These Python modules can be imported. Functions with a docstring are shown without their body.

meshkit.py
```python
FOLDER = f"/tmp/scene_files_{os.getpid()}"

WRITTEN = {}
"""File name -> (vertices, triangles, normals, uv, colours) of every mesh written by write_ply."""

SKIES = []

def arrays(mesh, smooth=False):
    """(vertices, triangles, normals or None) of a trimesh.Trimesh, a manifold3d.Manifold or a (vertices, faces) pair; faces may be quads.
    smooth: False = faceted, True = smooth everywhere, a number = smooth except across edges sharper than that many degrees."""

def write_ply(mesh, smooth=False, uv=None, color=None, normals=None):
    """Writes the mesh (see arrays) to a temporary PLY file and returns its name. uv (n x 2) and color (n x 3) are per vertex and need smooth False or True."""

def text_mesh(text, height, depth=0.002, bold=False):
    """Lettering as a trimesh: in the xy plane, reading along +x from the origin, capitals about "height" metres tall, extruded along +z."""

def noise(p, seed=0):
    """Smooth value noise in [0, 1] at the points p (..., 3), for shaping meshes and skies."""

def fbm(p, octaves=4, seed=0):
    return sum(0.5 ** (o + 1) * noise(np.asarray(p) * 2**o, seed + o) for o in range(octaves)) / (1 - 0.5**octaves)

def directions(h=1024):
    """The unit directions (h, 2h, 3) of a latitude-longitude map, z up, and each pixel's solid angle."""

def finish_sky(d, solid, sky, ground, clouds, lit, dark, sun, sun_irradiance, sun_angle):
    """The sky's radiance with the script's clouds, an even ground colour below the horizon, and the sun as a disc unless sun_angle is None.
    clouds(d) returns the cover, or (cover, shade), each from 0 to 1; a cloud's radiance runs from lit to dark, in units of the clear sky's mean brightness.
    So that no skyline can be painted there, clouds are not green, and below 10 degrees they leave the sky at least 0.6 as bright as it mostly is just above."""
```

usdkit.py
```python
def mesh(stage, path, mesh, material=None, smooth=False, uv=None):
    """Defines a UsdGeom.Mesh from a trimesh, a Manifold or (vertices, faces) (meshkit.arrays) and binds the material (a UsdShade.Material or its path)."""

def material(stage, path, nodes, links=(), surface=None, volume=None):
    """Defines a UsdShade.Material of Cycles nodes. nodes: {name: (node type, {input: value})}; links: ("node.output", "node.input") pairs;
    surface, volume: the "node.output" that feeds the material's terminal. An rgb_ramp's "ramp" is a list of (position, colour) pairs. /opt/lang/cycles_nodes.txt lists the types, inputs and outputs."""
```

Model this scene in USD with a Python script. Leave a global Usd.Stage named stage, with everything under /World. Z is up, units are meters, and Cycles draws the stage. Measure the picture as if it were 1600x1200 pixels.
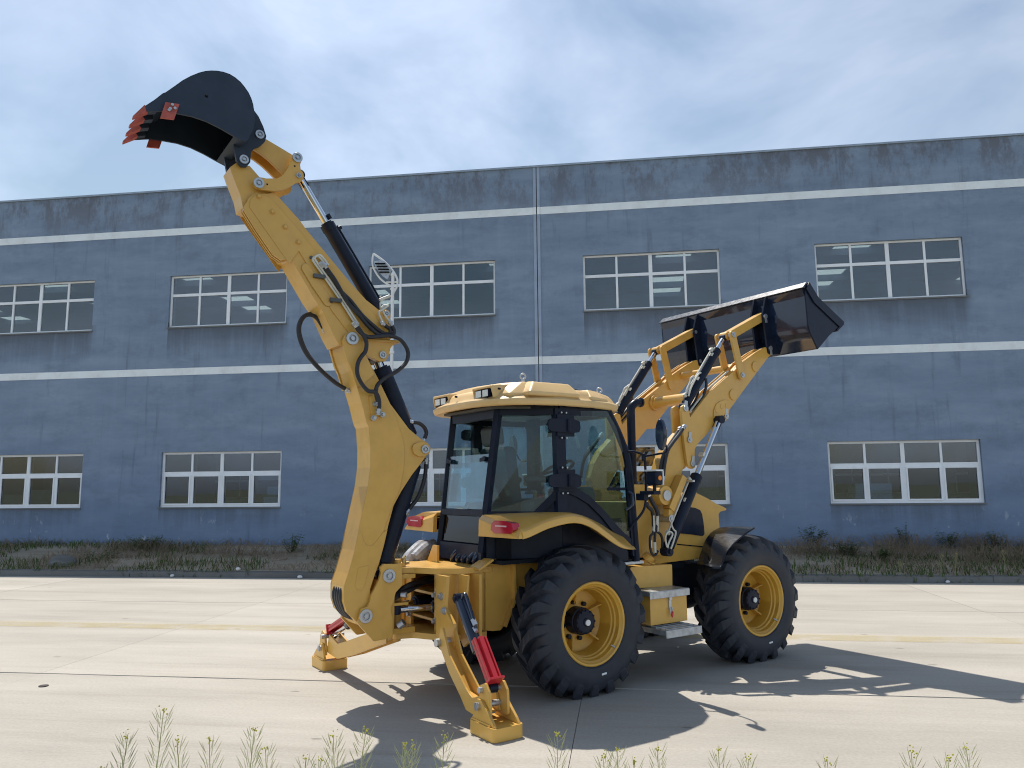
import math, random
import numpy as np, trimesh
import trimesh.creation as tc
from shapely.geometry import Polygon, LineString, box as sbox
from pxr import Usd, UsdGeom, UsdLux, UsdShade, Gf, Sdf, Vt
import usdkit, meshkit
stage = Usd.Stage.CreateInMemory()
UsdGeom.SetStageUpAxis(stage, UsdGeom.Tokens.z); UsdGeom.SetStageMetersPerUnit(stage, 1.0)
UsdGeom.Xform.Define(stage, '/World'); UsdGeom.Scope.Define(stage, '/World/Looks')
rng = np.random.default_rng(7); random.seed(7)
# ------------------------------------------------------------------ camera, sky, sun
EYE = 1.62
cam = UsdGeom.Camera.Define(stage, '/World/camera')
def camera_matrix(pitch=0.1338, roll=-0.0089, yaw=-0.1387):
    f = np.array([math.sin(yaw), math.cos(yaw), 0]); r = np.array([math.cos(yaw), -math.sin(yaw), 0]); u = np.array([0, 0, 1.])
    f2 = math.cos(pitch)*f + math.sin(pitch)*u; u2 = math.cos(pitch)*u - math.sin(pitch)*f
    r2 = math.cos(roll)*r + math.sin(roll)*u2; u3 = math.cos(roll)*u2 - math.sin(roll)*r
    m = Gf.Matrix4d(1)
    for i, v in enumerate((r2, u3, -f2)): m.SetRow(i, Gf.Vec4d(*map(float, v), 0))
    m.SetRow(3, Gf.Vec4d(0, 0, EYE, 1)); return m
UsdGeom.Xformable(cam).AddTransformOp().Set(camera_matrix())
cam.CreateHorizontalApertureAttr(36.0); cam.CreateVerticalApertureAttr(27.0); cam.CreateFocalLengthAttr(36*1202.4/1600)
cam.CreateClippingRangeAttr(Gf.Vec2f(0.1, 2000)); cam.CreateExposureAttr(0.10)
SUN_AZ, SUN_EL = math.radians(-29), math.radians(62.7)
sun_dir = np.array([math.cos(SUN_EL)*math.sin(SUN_AZ), math.cos(SUN_EL)*math.cos(SUN_AZ), math.sin(SUN_EL)])
usdkit.material(stage, '/World/Looks/sky', {
    'sky': ('sky_texture', {'sky_type': 'single_scattering', 'sun_disc': False, 'sun_elevation': SUN_EL, 'sun_rotation': SUN_AZ, 'air_density': 1.9, 'aerosol_density': 1.4}),
    'tc': ('texture_coordinate', {}),
    'map': ('mapping', {'scale': (1.3, 1.3, 2.3), 'rotation': (0.0, 0.25, 0.5)}),
    'n': ('noise_texture', {'scale': 2.0, 'detail': 8.0, 'roughness': 0.56, 'distortion': 0.35}),
    'r': ('rgb_ramp', {'ramp': [(0.38, (0.10, 0.10, 0.10)), (0.64, (1, 1, 1))]}),
    'k': ('math', {'math_type': 'multiply', 'value2': 0.85}), 'bw': ('rgb_to_bw', {}), 'g': ('math', {'math_type': 'multiply', 'value2': 1.72}), 'cl': ('combine_xyz', {}), 'tint': ('mix', {'mix_type': 'multiply', 'fac': 1.0, 'color2': (0.93, 1.0, 1.14)}),
    'mx': ('mix', {'mix_type': 'mix'}),
    'tn': ('mix', {'mix_type': 'multiply', 'fac': 1.0, 'color2': (0.86, 0.94, 1.05)}), 'bg': ('background_shader', {'strength': 0.088})},
    [('tc.generated', 'map.vector'), ('map.vector', 'n.vector'), ('n.fac', 'r.fac'), ('r.color', 'k.value1'), ('k.value', 'mx.fac'), ('sky.color', 'bw.color'), ('bw.val', 'g.value1'), ('g.value', 'cl.x'), ('g.value', 'cl.y'), ('g.value', 'cl.z'), ('cl.vector', 'tint.color1'), ('tint.color', 'mx.color2'), ('sky.color', 'mx.color1'), ('mx.color', 'tn.color1'), ('tn.color', 'bg.color')], surface='bg.background')
sky = UsdLux.DomeLight.Define(stage, '/World/sky'); sky.CreateIntensityAttr(1.0)
UsdShade.MaterialBindingAPI.Apply(sky.GetPrim()).Bind(UsdShade.Material.Get(stage, '/World/Looks/sky'))
sky.GetPrim().SetCustomDataByKey('kind', 'structure')
sun = UsdLux.DistantLight.Define(stage, '/World/sun')
sun.CreateIntensityAttr(1.25); sun.CreateAngleAttr(0.5); sun.CreateColorAttr(Gf.Vec3f(1.0, 0.94, 0.85)); sun.CreateNormalizeAttr(True)
def look_z(d):
    z = d/np.linalg.norm(d); x = np.cross([0, 0, 1.], z); x /= np.linalg.norm(x); y = np.cross(z, x)
    m = Gf.Matrix4d(1)
    for i, v in enumerate((x, y, z)): m.SetRow(i, Gf.Vec4d(*map(float, v), 0))
    return m
UsdGeom.Xformable(sun).AddTransformOp().Set(look_z(sun_dir))
# ------------------------------------------------------------------ materials
def mat(name, nodes, links=(), surface='p.BSDF'): return usdkit.material(stage, '/World/Looks/'+name, nodes, links, surface=surface)
def paint(name, col, rough=0.35, metal=0.0, coat=0.0, bevel=0.006, var=0.12, scale=6.0, spec=0.5, dust=0.0):
    c = np.array(col)
    nodes = {'tc': ('geometry', {}), 'n': ('noise_texture', {'scale': scale, 'detail': 5.0, 'roughness': 0.6}),
             'r': ('rgb_ramp', {'ramp': [(0.3, tuple(c*(1-var))), (0.7, tuple(np.minimum(c*(1+var), 1)))]}),
             'rr': ('map_range', {'from_min': 0.3, 'from_max': 0.7, 'to_min': max(rough-0.06, 0.02), 'to_max': rough+0.08}),
             'p': ('principled_bsdf', {'metallic': metal, 'coat_weight': coat, 'coat_roughness': 0.08, 'specular_ior_level': spec})}
    links = [('tc.position', 'n.vector'), ('n.fac', 'r.fac'), ('r.color', 'p.base_color'), ('n.fac', 'rr.value'), ('rr.result', 'p.roughness')]
    if dust > 0:
        nodes['n2'] = ('noise_texture', {'scale': 2.3, 'detail': 8.0, 'roughness': 0.7}); nodes['d'] = ('rgb_ramp', {'ramp': [(0.48, (0, 0, 0)), (0.75, (dust, dust, dust))]})
        nodes['mx'] = ('mix', {'mix_type': 'mix', 'color2': (0.3, 0.27, 0.22)})
        links = [l for l in links if l[1] != 'p.base_color'] + [('tc.position', 'n2.vector'), ('n2.fac', 'd.fac'), ('d.color', 'mx.fac'), ('r.color', 'mx.color1'), ('mx.color', 'p.base_color')]
    if bevel: nodes['b'] = ('bevel', {'radius': bevel, 'samples': 4}); links.append(('b.bevel', 'p.normal'))
    return mat(name, nodes, links)
YEL = paint('machine_yellow', (0.64, 0.362, 0.072), 0.36, var=0.06, coat=0.25, dust=0.10)
YEL2 = paint('roof_yellow', (0.70, 0.47, 0.20), 0.42, var=0.05, bevel=0.012, dust=0.12)
RIMY = paint('rim_yellow', (0.62, 0.335, 0.043), 0.33, var=0.06, coat=0.25)
BLK = paint('black_gloss', (0.008, 0.015, 0.032), 0.08, var=0.25, coat=0.6, bevel=0.004)
BLKS = paint('black_satin', (0.007, 0.011, 0.023), 0.32, var=0.25, bevel=0.004, spec=0.24)
BKT = paint('bucket_black', (0.026, 0.037, 0.058), 0.42, var=0.2, bevel=0.004, spec=0.3)
FILM = mat('film_covered_black', {'g': ('geometry', {}), 'm': ('mapping', {'scale': (9.0, 1.6, 22.0), 'rotation': (0, 0, -0.738)}), 'n': ('noise_texture', {'scale': 1.0, 'detail': 3.0, 'distortion': 1.2}), 'b': ('bump', {'strength': 0.5, 'distance': 0.008}), 'p': ('principled_bsdf', {'base_color': (0.010, 0.013, 0.02), 'roughness': 0.24, 'specular_ior_level': 0.4, 'coat_weight': 0.25, 'coat_roughness': 0.2})}, [('g.position', 'm.vector'), ('m.vector', 'n.vector'), ('n.fac', 'b.height'), ('b.normal', 'p.normal'), ('b.normal', 'p.coat_normal')])
FLNG = paint('black_flange', (0.02, 0.024, 0.034), 0.26, var=0.3, scale=30, bevel=0.006)
RUB = paint('tyre_rubber', (0.019, 0.022, 0.030), 0.52, var=0.3, bevel=0.006, scale=14, dust=0.05, spec=0.4)
HOSE = paint('hose_rubber', (0.016, 0.016, 0.02), 0.42, var=0.2, bevel=0)
CHR = paint('chrome', (0.75, 0.77, 0.8), 0.10, metal=1.0, var=0.04, bevel=0)
ZNC = paint('zinc_plate', (0.50, 0.52, 0.54), 0.36, metal=0.85, var=0.12, bevel=0.002)
GALV = paint('galvanised_steel', (0.45, 0.47, 0.48), 0.38, metal=0.75, var=0.25, scale=18, bevel=0.003)
PIPEM = paint('pale_hydraulic_pipe', (0.60, 0.58, 0.50), 0.5, metal=0.0, var=0.1, bevel=0)
RED = paint('red_paint', (0.50, 0.022, 0.030), 0.35, var=0.1, coat=0.3, bevel=0.003)
TOOTH = paint('tooth_red', (0.42, 0.085, 0.06), 0.55, var=0.25, scale=20, bevel=0.003)
LENS = paint('red_lens', (0.36, 0.012, 0.028), 0.12, var=0.1, coat=0.8, bevel=0.004)
LENSW = paint('lens_strip', (0.72, 0.46, 0.46), 0.2, var=0.05, bevel=0)
AMB = paint('amber_lens', (0.8, 0.25, 0.03), 0.2, var=0.05, bevel=0)
LAMPW = paint('lamp_face', (0.66, 0.66, 0.60), 0.16, var=0.15, scale=60, bevel=0.002)
WHT = paint('white_paint', (0.74, 0.74, 0.72), 0.45, var=0.05, bevel=0.004, dust=0.15)
SEAT = paint('seat_fabric', (0.055, 0.06, 0.055), 0.7, var=0.2, scale=30, bevel=0.01)
PLAST = paint('grey_plastic', (0.085, 0.09, 0.09), 0.5, var=0.15, bevel=0.006)
WRAP = paint('plastic_wrap', (0.34, 0.35, 0.37), 0.22, var=0.3, scale=25, bevel=0)
SHADE = paint('sun_visor_board', (0.42, 0.40, 0.34), 0.6, var=0.05, bevel=0.003)
LINER = paint('wheel_liner', (0.006, 0.008, 0.012), 0.6, var=0.2, bevel=0, spec=0.15)
PVC = paint('white_window_frame', (0.82, 0.83, 0.83), 0.4, var=0.05, scale=3, bevel=0, dust=0.12)
INTW = paint('interior_wall', (0.46, 0.51, 0.56), 0.8, var=0.1, scale=1.0, bevel=0)
INTD = paint('interior_ceiling', (0.15, 0.19, 0.27), 0.7, var=0.1, scale=1.0, bevel=0)
BOXW = paint('white_carton', (0.72, 0.75, 0.76), 0.6, var=0.05, bevel=0)
POLY = mat('skylight_sheet', {'t': ('translucent_bsdf', {'color': (0.80, 0.78, 0.70)}), 'd': ('diffuse_bsdf', {'color': (0.6, 0.58, 0.54)}), 'm': ('mix_closure', {'fac': 0.15})}, [('t.BSDF', 'm.closure1'), ('d.BSDF', 'm.closure2')], surface='m.closure')
def glass(name, tint, refl=1.5, rough=0.0):
    return mat(name, {'f': ('layer_weight', {'blend': 0.5}), 'pw': ('math', {'math_type': 'power', 'value2': 5.0}), 'sc': ('math', {'math_type': 'multiply_add', 'value2': 0.9, 'value3': refl}), 't': ('transparent_bsdf' if False else 'transparent_bsdf', {'color': tint}), 'g': ('glossy_bsdf', {'color': (1, 1, 1), 'roughness': rough}), 'm': ('mix_closure', {})},
               [('f.facing', 'pw.value1'), ('pw.value', 'sc.value1'), ('sc.value', 'm.fac'), ('t.BSDF', 'm.closure1'), ('g.BSDF', 'm.closure2')], surface='m.closure')
GLB = glass('window_glass', (0.58, 0.68, 0.75), 0.13)
GLC = glass('cab_glass', (0.70, 0.82, 0.83), 0.045)
GLD = glass('dark_cab_glass', (0.22, 0.28, 0.30), 0.05)
GLT = glass('cab_glass_blue', (0.60, 0.80, 0.86), 0.10)
# blue render of the factory wall: mottled paint, pale vertical wash marks, dark grime runs, flaked patches near the top and foot
mat('factory_wall', {
    'g': ('geometry', {}), 's': ('separate_xyz', {}),
    'ms': ('mapping', {'scale': (2.6, 1.0, 0.22)}), 'mh': ('mapping', {'scale': (0.5, 1.0, 2.4)}),
    'nv': ('noise_texture', {'scale': 1.6, 'detail': 6.0, 'roughness': 0.62}), 'nh': ('noise_texture', {'scale': 0.9, 'detail': 9.0, 'roughness': 0.68}),
    'nb': ('noise_texture', {'scale': 0.33, 'detail': 3.0}), 'nf': ('noise_texture', {'scale': 22.0, 'detail': 4.0, 'roughness': 0.7}),
    'c1': ('rgb_ramp', {'ramp': [(0.30, (0.168, 0.220, 0.296)), (0.50, (0.211, 0.270, 0.352)), (0.72, (0.260, 0.322, 0.404))]}),
    'rv': ('rgb_ramp', {'ramp': [(0.54, (0, 0, 0)), (0.74, (0.30, 0.30, 0.30))]}),
    'rd': ('rgb_ramp', {'ramp': [(0.27, (0.65, 0.65, 0.65)), (0.40, (0, 0, 0))]}),
    'm1': ('mix', {'mix_type': 'mix', 'color2': (0.28, 0.35, 0.44)}), 'm2': ('mix', {'mix_type': 'mix', 'color2': (0.115, 0.138, 0.175)}),
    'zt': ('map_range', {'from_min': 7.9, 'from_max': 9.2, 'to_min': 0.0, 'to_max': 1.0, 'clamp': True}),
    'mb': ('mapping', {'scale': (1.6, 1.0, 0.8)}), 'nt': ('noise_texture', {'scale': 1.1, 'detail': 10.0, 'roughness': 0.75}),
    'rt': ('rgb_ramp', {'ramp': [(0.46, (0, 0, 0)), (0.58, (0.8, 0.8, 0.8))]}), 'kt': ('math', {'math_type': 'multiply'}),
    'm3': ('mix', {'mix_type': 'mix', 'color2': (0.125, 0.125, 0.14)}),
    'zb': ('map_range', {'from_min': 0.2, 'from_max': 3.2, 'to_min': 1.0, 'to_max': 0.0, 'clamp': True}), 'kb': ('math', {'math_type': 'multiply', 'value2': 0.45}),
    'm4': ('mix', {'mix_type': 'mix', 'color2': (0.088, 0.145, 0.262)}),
    'zf': ('map_range', {'from_min': 0.3, 'from_max': 1.5, 'to_min': 1.0, 'to_max': 0.0, 'clamp': True}), 'np': ('noise_texture', {'scale': 2.6, 'detail': 9.0, 'roughness': 0.72}),
    'rp': ('rgb_ramp', {'ramp': [(0.61, (0, 0, 0)), (0.64, (0.8, 0.8, 0.8))]}), 'kf': ('math', {'math_type': 'multiply'}),
    'm5': ('mix', {'mix_type': 'mix', 'color2': (0.46, 0.49, 0.52)}),
    'wx': ('math', {'math_type': 'multiply_add', 'value2': 1/5.31, 'value3': (24.866+12)/6.0}), 'wf': ('math', {'math_type': 'fraction'}), 'wl': ('map_range', {'from_min': 0.58, 'from_max': 0.64, 'to_min': 1.0, 'to_max': 0.0, 'clamp': True}),
    'g1': ('map_range', {'from_min': 4.6, 'from_max': 5.75, 'to_min': 0.0, 'to_max': 1.0, 'clamp': True}), 'g1c': ('math', {'math_type': 'less_than', 'value2': 5.9}), 'g2': ('map_range', {'from_min': 0.35, 'from_max': 1.19, 'to_min': 0.0, 'to_max': 0.7, 'clamp': True}), 'g2c': ('math', {'math_type': 'less_than', 'value2': 1.4}),
    'ga': ('math', {'math_type': 'multiply'}), 'gb': ('math', {'math_type': 'multiply'}), 'gs': ('math', {'math_type': 'add'}), 'gw': ('math', {'math_type': 'multiply'}),
    'mg': ('mapping', {'scale': (3.4, 1.0, 0.22)}), 'ng': ('noise_texture', {'scale': 1.0, 'detail': 7.0, 'roughness': 0.7}), 'gsum': ('math', {'math_type': 'multiply_add', 'value2': 0.55}),
    'rg': ('rgb_ramp', {'ramp': [(0.62, (0, 0, 0)), (0.80, (0.55, 0.55, 0.55)), (1.0, (0.85, 0.85, 0.85))]}), 'm6': ('mix', {'mix_type': 'mix', 'color2': (0.085, 0.095, 0.11)}),
    'gkc': ('combine_xyz', {}), 'gk': ('mix', {'mix_type': 'multiply', 'fac': 1.0}), 'mm': ('mapping', {'scale': (0.9, 1.0, 1.6), 'location': (31.0, 0, 7.0)}), 'nm': ('noise_texture', {'scale': 1.3, 'detail': 10.0, 'roughness': 0.78}), 'rm': ('rgb_ramp', {'ramp': [(0.50, (0, 0, 0)), (0.66, (0.45, 0.45, 0.45))]}), 'm7': ('mix', {'mix_type': 'mix', 'color2': (0.135, 0.165, 0.21)}),
    'bu': ('bump', {'strength': 0.3, 'distance': 0.025}), 'p': ('principled_bsdf', {'roughness': 0.75, 'specular_ior_level': 0.3})},
    [('g.position', 's.vector'), ('g.position', 'ms.vector'), ('g.position', 'mh.vector'), ('ms.vector', 'nv.vector'), ('mh.vector', 'nh.vector'), ('g.position', 'nb.vector'), ('g.position', 'nf.vector'),
     ('nh.fac', 'c1.fac'), ('nv.fac', 'rv.fac'), ('nv.fac', 'rd.fac'), ('c1.color', 'm1.color1'), ('rv.color', 'm1.fac'), ('m1.color', 'm2.color1'), ('rd.color', 'm2.fac'),
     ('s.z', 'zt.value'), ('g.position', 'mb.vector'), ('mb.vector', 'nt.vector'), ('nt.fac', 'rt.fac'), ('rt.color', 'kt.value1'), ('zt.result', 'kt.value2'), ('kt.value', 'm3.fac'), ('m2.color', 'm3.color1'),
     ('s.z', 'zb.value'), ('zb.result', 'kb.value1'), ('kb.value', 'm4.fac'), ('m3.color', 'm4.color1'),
     ('s.z', 'zf.value'), ('mb.vector', 'np.vector'), ('np.fac', 'rp.fac'), ('rp.color', 'kf.value1'), ('zf.result', 'kf.value2'), ('kf.value', 'm5.fac'), ('m4.color', 'm5.color1'),
     ('s.x', 'wx.value1'), ('wx.value', 'wf.value1'), ('wf.value', 'wl.value'), ('s.z', 'g1.value'), ('s.z', 'g1c.value1'), ('s.z', 'g2.value'), ('s.z', 'g2c.value1'), ('g1.result', 'ga.value1'), ('g1c.value', 'ga.value2'), ('g2.result', 'gb.value1'), ('g2c.value', 'gb.value2'), ('ga.value', 'gs.value1'), ('gb.value', 'gs.value2'), ('gs.value', 'gw.value1'), ('wl.result', 'gw.value2'),
     ('g.position', 'mg.vector'), ('mg.vector', 'ng.vector'), ('gw.value', 'gsum.value1'), ('ng.fac', 'gsum.value3'), ('gsum.value', 'rg.fac'), ('rg.color', 'gk.color1'), ('gw.value', 'gkc.x'), ('gw.value', 'gkc.y'), ('gw.value', 'gkc.z'), ('gkc.vector', 'gk.color2'), ('gk.color', 'm6.fac'), ('m5.color', 'm7.color1'), ('g.position', 'mm.vector'), ('mm.vector', 'nm.vector'), ('nm.fac', 'rm.fac'), ('rm.color', 'm7.fac'), ('m7.color', 'm6.color1'),
     ('m6.color', 'p.base_color'), ('nf.fac', 'bu.height'), ('bu.normal', 'p.normal')])
WALL = UsdShade.Material.Get(stage, '/World/Looks/factory_wall')
STRIPE = paint('white_stripe_paint', (0.80, 0.82, 0.80), 0.7, var=0.05, scale=2, bevel=0, dust=0.3)
GRIME = mat('grime_run', {'g': ('geometry', {}), 'ms': ('mapping', {'scale': (7.0, 1.0, 0.5)}), 'n': ('noise_texture', {'scale': 1.0, 'detail': 6.0, 'roughness': 0.65}), 'at': ('attribute', {'attribute': 'fade'}),
    'r': ('rgb_ramp', {'ramp': [(0.40, (0, 0, 0)), (0.62, (0.85, 0.85, 0.85))]}), 'k': ('math', {'math_type': 'multiply'}), 'd': ('diffuse_bsdf', {'color': (0.075, 0.082, 0.10)}), 't': ('transparent_bsdf', {}), 'm': ('mix_closure', {})},
    [('g.position', 'ms.vector'), ('ms.vector', 'n.vector'), ('n.fac', 'r.fac'), ('r.color', 'k.value1'), ('at.fac', 'k.value2'), ('k.value', 'm.fac'), ('t.BSDF', 'm.closure1'), ('d.BSDF', 'm.closure2')], surface='m.closure')
def concrete(name, c, var=0.17):
    c = np.array(c)
    return mat(name, {'g': ('geometry', {}), 'mp': ('mapping', {'scale': (0.35, 1.3, 1.0), 'rotation': (0, 0, 0.12)}), 'n1': ('noise_texture', {'scale': 0.8, 'detail': 9.0, 'roughness': 0.66}), 'n2': ('noise_texture', {'scale': 45.0, 'detail': 4.0, 'roughness': 0.7}),
        'n3': ('noise_texture', {'scale': 5.5, 'detail': 6.0, 'roughness': 0.7}),
        'r1': ('rgb_ramp', {'ramp': [(0.28, tuple(c*(1-var))), (0.5, tuple(c)), (0.74, tuple(c*(1+var)))]}), 'r2': ('rgb_ramp', {'ramp': [(0.25, (0.86, 0.86, 0.86)), (0.75, (1.1, 1.1, 1.1))]}),
        'vo': ('voronoi_texture', {'scale': 1.9, 'randomness': 1.0}), 'mv': ('mapping', {'scale': (0.55, 1.3, 1.0), 'rotation': (0, 0, 0.1)}), 'rv': ('rgb_ramp', {'ramp': [(0.0, (0.5, 0.49, 0.48)), (0.04, (0.62, 0.61, 0.6)), (0.055, (1, 1, 1))]}), 'mvv': ('mix', {'mix_type': 'multiply', 'fac': 0.9}), 'ns': ('noise_texture', {'scale': 1.0, 'detail': 8.0, 'roughness': 0.7, 'distortion': 0.4}), 'mps': ('mapping', {'scale': (0.16, 2.4, 1.0), 'rotation': (0, 0, 0.03)}), 'rs': ('rgb_ramp', {'ramp': [(0.30, (0.84, 0.83, 0.81)), (0.48, (1, 1, 1)), (0.60, (1, 1, 1)), (0.74, (1.13, 1.13, 1.12))]}), 'mss': ('mix', {'mix_type': 'multiply', 'fac': 1.0}),
        'r3': ('rgb_ramp', {'ramp': [(0.22, (0.72, 0.71, 0.69)), (0.33, (1, 1, 1)), (0.66, (1, 1, 1)), (0.80, (1.10, 1.10, 1.08))]}),
        'm': ('mix', {'mix_type': 'multiply', 'fac': 1.0}), 'm2': ('mix', {'mix_type': 'multiply', 'fac': 1.0}), 'oi': ('object_info', {}), 'ro': ('map_range', {'from_min': 0, 'from_max': 1, 'to_min': 0.95, 'to_max': 1.05}), 'cc': ('combine_xyz', {}), 'm3': ('mix', {'mix_type': 'multiply', 'fac': 1.0}),
        'bu': ('bump', {'strength': 0.35, 'distance': 0.006}), 'p': ('principled_bsdf', {'roughness': 0.82, 'specular_ior_level': 0.35})},
        [('g.position', 'mp.vector'), ('mp.vector', 'n1.vector'), ('g.position', 'n2.vector'), ('mp.vector', 'n3.vector'), ('n1.fac', 'r1.fac'), ('n2.fac', 'r2.fac'), ('n3.fac', 'r3.fac'), ('r1.color', 'm.color1'), ('r2.color', 'm.color2'), ('m.color', 'm2.color1'), ('r3.color', 'm2.color2'),
         ('oi.random', 'ro.value'), ('ro.result', 'cc.x'), ('ro.result', 'cc.y'), ('ro.result', 'cc.z'), ('g.position', 'mv.vector'), ('mv.vector', 'vo.vector'), ('vo.distance', 'rv.fac'), ('m2.color', 'mvv.color1'), ('rv.color', 'mvv.color2'), ('g.position', 'mps.vector'), ('mps.vector', 'ns.vector'), ('ns.fac', 'rs.fac'), ('mvv.color', 'mss.color1'), ('rs.color', 'mss.color2'), ('mss.color', 'm3.color1'), ('cc.vector', 'm3.color2'), ('m3.color', 'p.base_color'), ('n2.fac', 'bu.height'), ('bu.normal', 'p.normal')])
CONC = concrete('concrete', (0.395, 0.366, 0.318))
FIELD = concrete('weedy_soil', (0.105, 0.105, 0.062), 0.4)
KERB = concrete('kerb_stone', (0.17, 0.17, 0.16), 0.3)
SOIL = concrete('dry_soil', (0.40, 0.33, 0.24), 0.35)
JOINT = paint('joint_filler', (0.06, 0.055, 0.05), 0.9, var=0.3, bevel=0)
LINEY = mat('worn_yellow_line', {'g': ('geometry', {}), 'n': ('noise_texture', {'scale': 3.0, 'detail': 9.0, 'roughness': 0.75}), 'r': ('rgb_ramp', {'ramp': [(0.35, (0.06, 0.06, 0.06)), (0.62, (0.40, 0.40, 0.40))]}), 'd': ('diffuse_bsdf', {'color': (0.53, 0.44, 0.22)}), 't': ('transparent_bsdf', {}), 'm': ('mix_closure', {})},
    [('g.position', 'n.vector'), ('n.fac', 'r.fac'), ('r.color', 'm.fac'), ('t.BSDF', 'm.closure1'), ('d.BSDF', 'm.closure2')], surface='m.closure')
def leafy(name, cols, trans=0.3):
    return mat(name, {'g': ('geometry', {}), 'r': ('rgb_ramp', {'ramp': [(i/(len(cols)-1), c) for i, c in enumerate(cols)]}), 'd': ('diffuse_bsdf', {}), 't': ('translucent_bsdf', {}), 'm': ('mix_closure', {'fac': trans})},
               [('g.random_per_island', 'r.fac'), ('r.color', 'd.color'), ('r.color', 't.color'), ('d.BSDF', 'm.closure1'), ('t.BSDF', 'm.closure2')], surface='m.closure')
DRY = leafy('dry_grass', [(0.38, 0.30, 0.21), (0.62, 0.51, 0.37), (0.50, 0.42, 0.30), (0.76, 0.66, 0.50), (0.42, 0.34, 0.24)], 0.45)
GRN = leafy('green_grass', [(0.12, 0.17, 0.06), (0.20, 0.25, 0.10), (0.16, 0.20, 0.08)])
WEED = leafy('weed_pods', [(0.58, 0.60, 0.36), (0.74, 0.74, 0.50), (0.66, 0.67, 0.42)], 0.55)
FLOW = leafy('weed_flowers', [(0.62, 0.60, 0.14), (0.55, 0.58, 0.20), (0.70, 0.68, 0.26)], 0.4)
LITTER = paint('litter_white', (0.7, 0.7, 0.7), 0.6, var=0.1, bevel=0)
# ------------------------------------------------------------------ helpers
W = '/World'; names = {}
def uniq(parent, name):
    k = (parent, name); n = names.get(k, 0); names[k] = n+1
    return f'{parent}/{name}' if n == 0 else f'{parent}/{name}_{n:03d}'
def tag(prim, label=None, cat=None, group=None, kind=None):
    for k, v in (('label', label), ('category', cat), ('group', group), ('kind', kind)):
        if v: prim.SetCustomDataByKey(k, v)
    return prim
def P(name, mesh, m, parent=W, smooth=30, **kw):
    """one named mesh; returns its path"""
    path = uniq(parent, name)
    pr = usdkit.mesh(stage, path, mesh, m, smooth=smooth)
    tag(pr.GetPrim(), **kw); return path
def X(name, loc=(0, 0, 0), rz=0, parent=W, **kw):
    path = uniq(parent, name); x = UsdGeom.Xform.Define(stage, path)
    if parent == W: x.AddTranslateOp().Set(Gf.Vec3d(*map(float, loc))); x.AddRotateZOp().Set(float(rz))
    tag(x.GetPrim(), **kw); return path
def J(*ms):
    out = []
    for m in ms: out += list(m) if isinstance(m, (list, tuple)) else [m]
    return trimesh.util.concatenate(out)
AX = {'y': (0, 2, 1), 'x': (1, 2, 0), 'z': (0, 1, 2)}
def prism(pts, ax, a, b, r=0):
    """polygon in the plane across axis ax, extruded from a to b"""
    pg = pts if isinstance(pts, Polygon) else Polygon(pts)
    if not pg.is_valid: pg = pg.buffer(0)
    if r: pg = pg.buffer(-r).buffer(2*r, quad_segs=4).buffer(-r, quad_segs=4)
    if pg.geom_type != 'Polygon': pg = max(pg.geoms, key=lambda q: q.area)
    m = tc.extrude_polygon(pg, abs(b-a), engine='earcut'); v = np.array(m.vertices); o = np.empty_like(v); k = AX[ax]
    o[:, k[0]], o[:, k[1]], o[:, k[2]] = v[:, 0], v[:, 1], v[:, 2]+min(a, b)
    f = np.array(m.faces); return trimesh.Trimesh(o, f[:, ::-1] if ax == 'y' else f, process=False)
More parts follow.
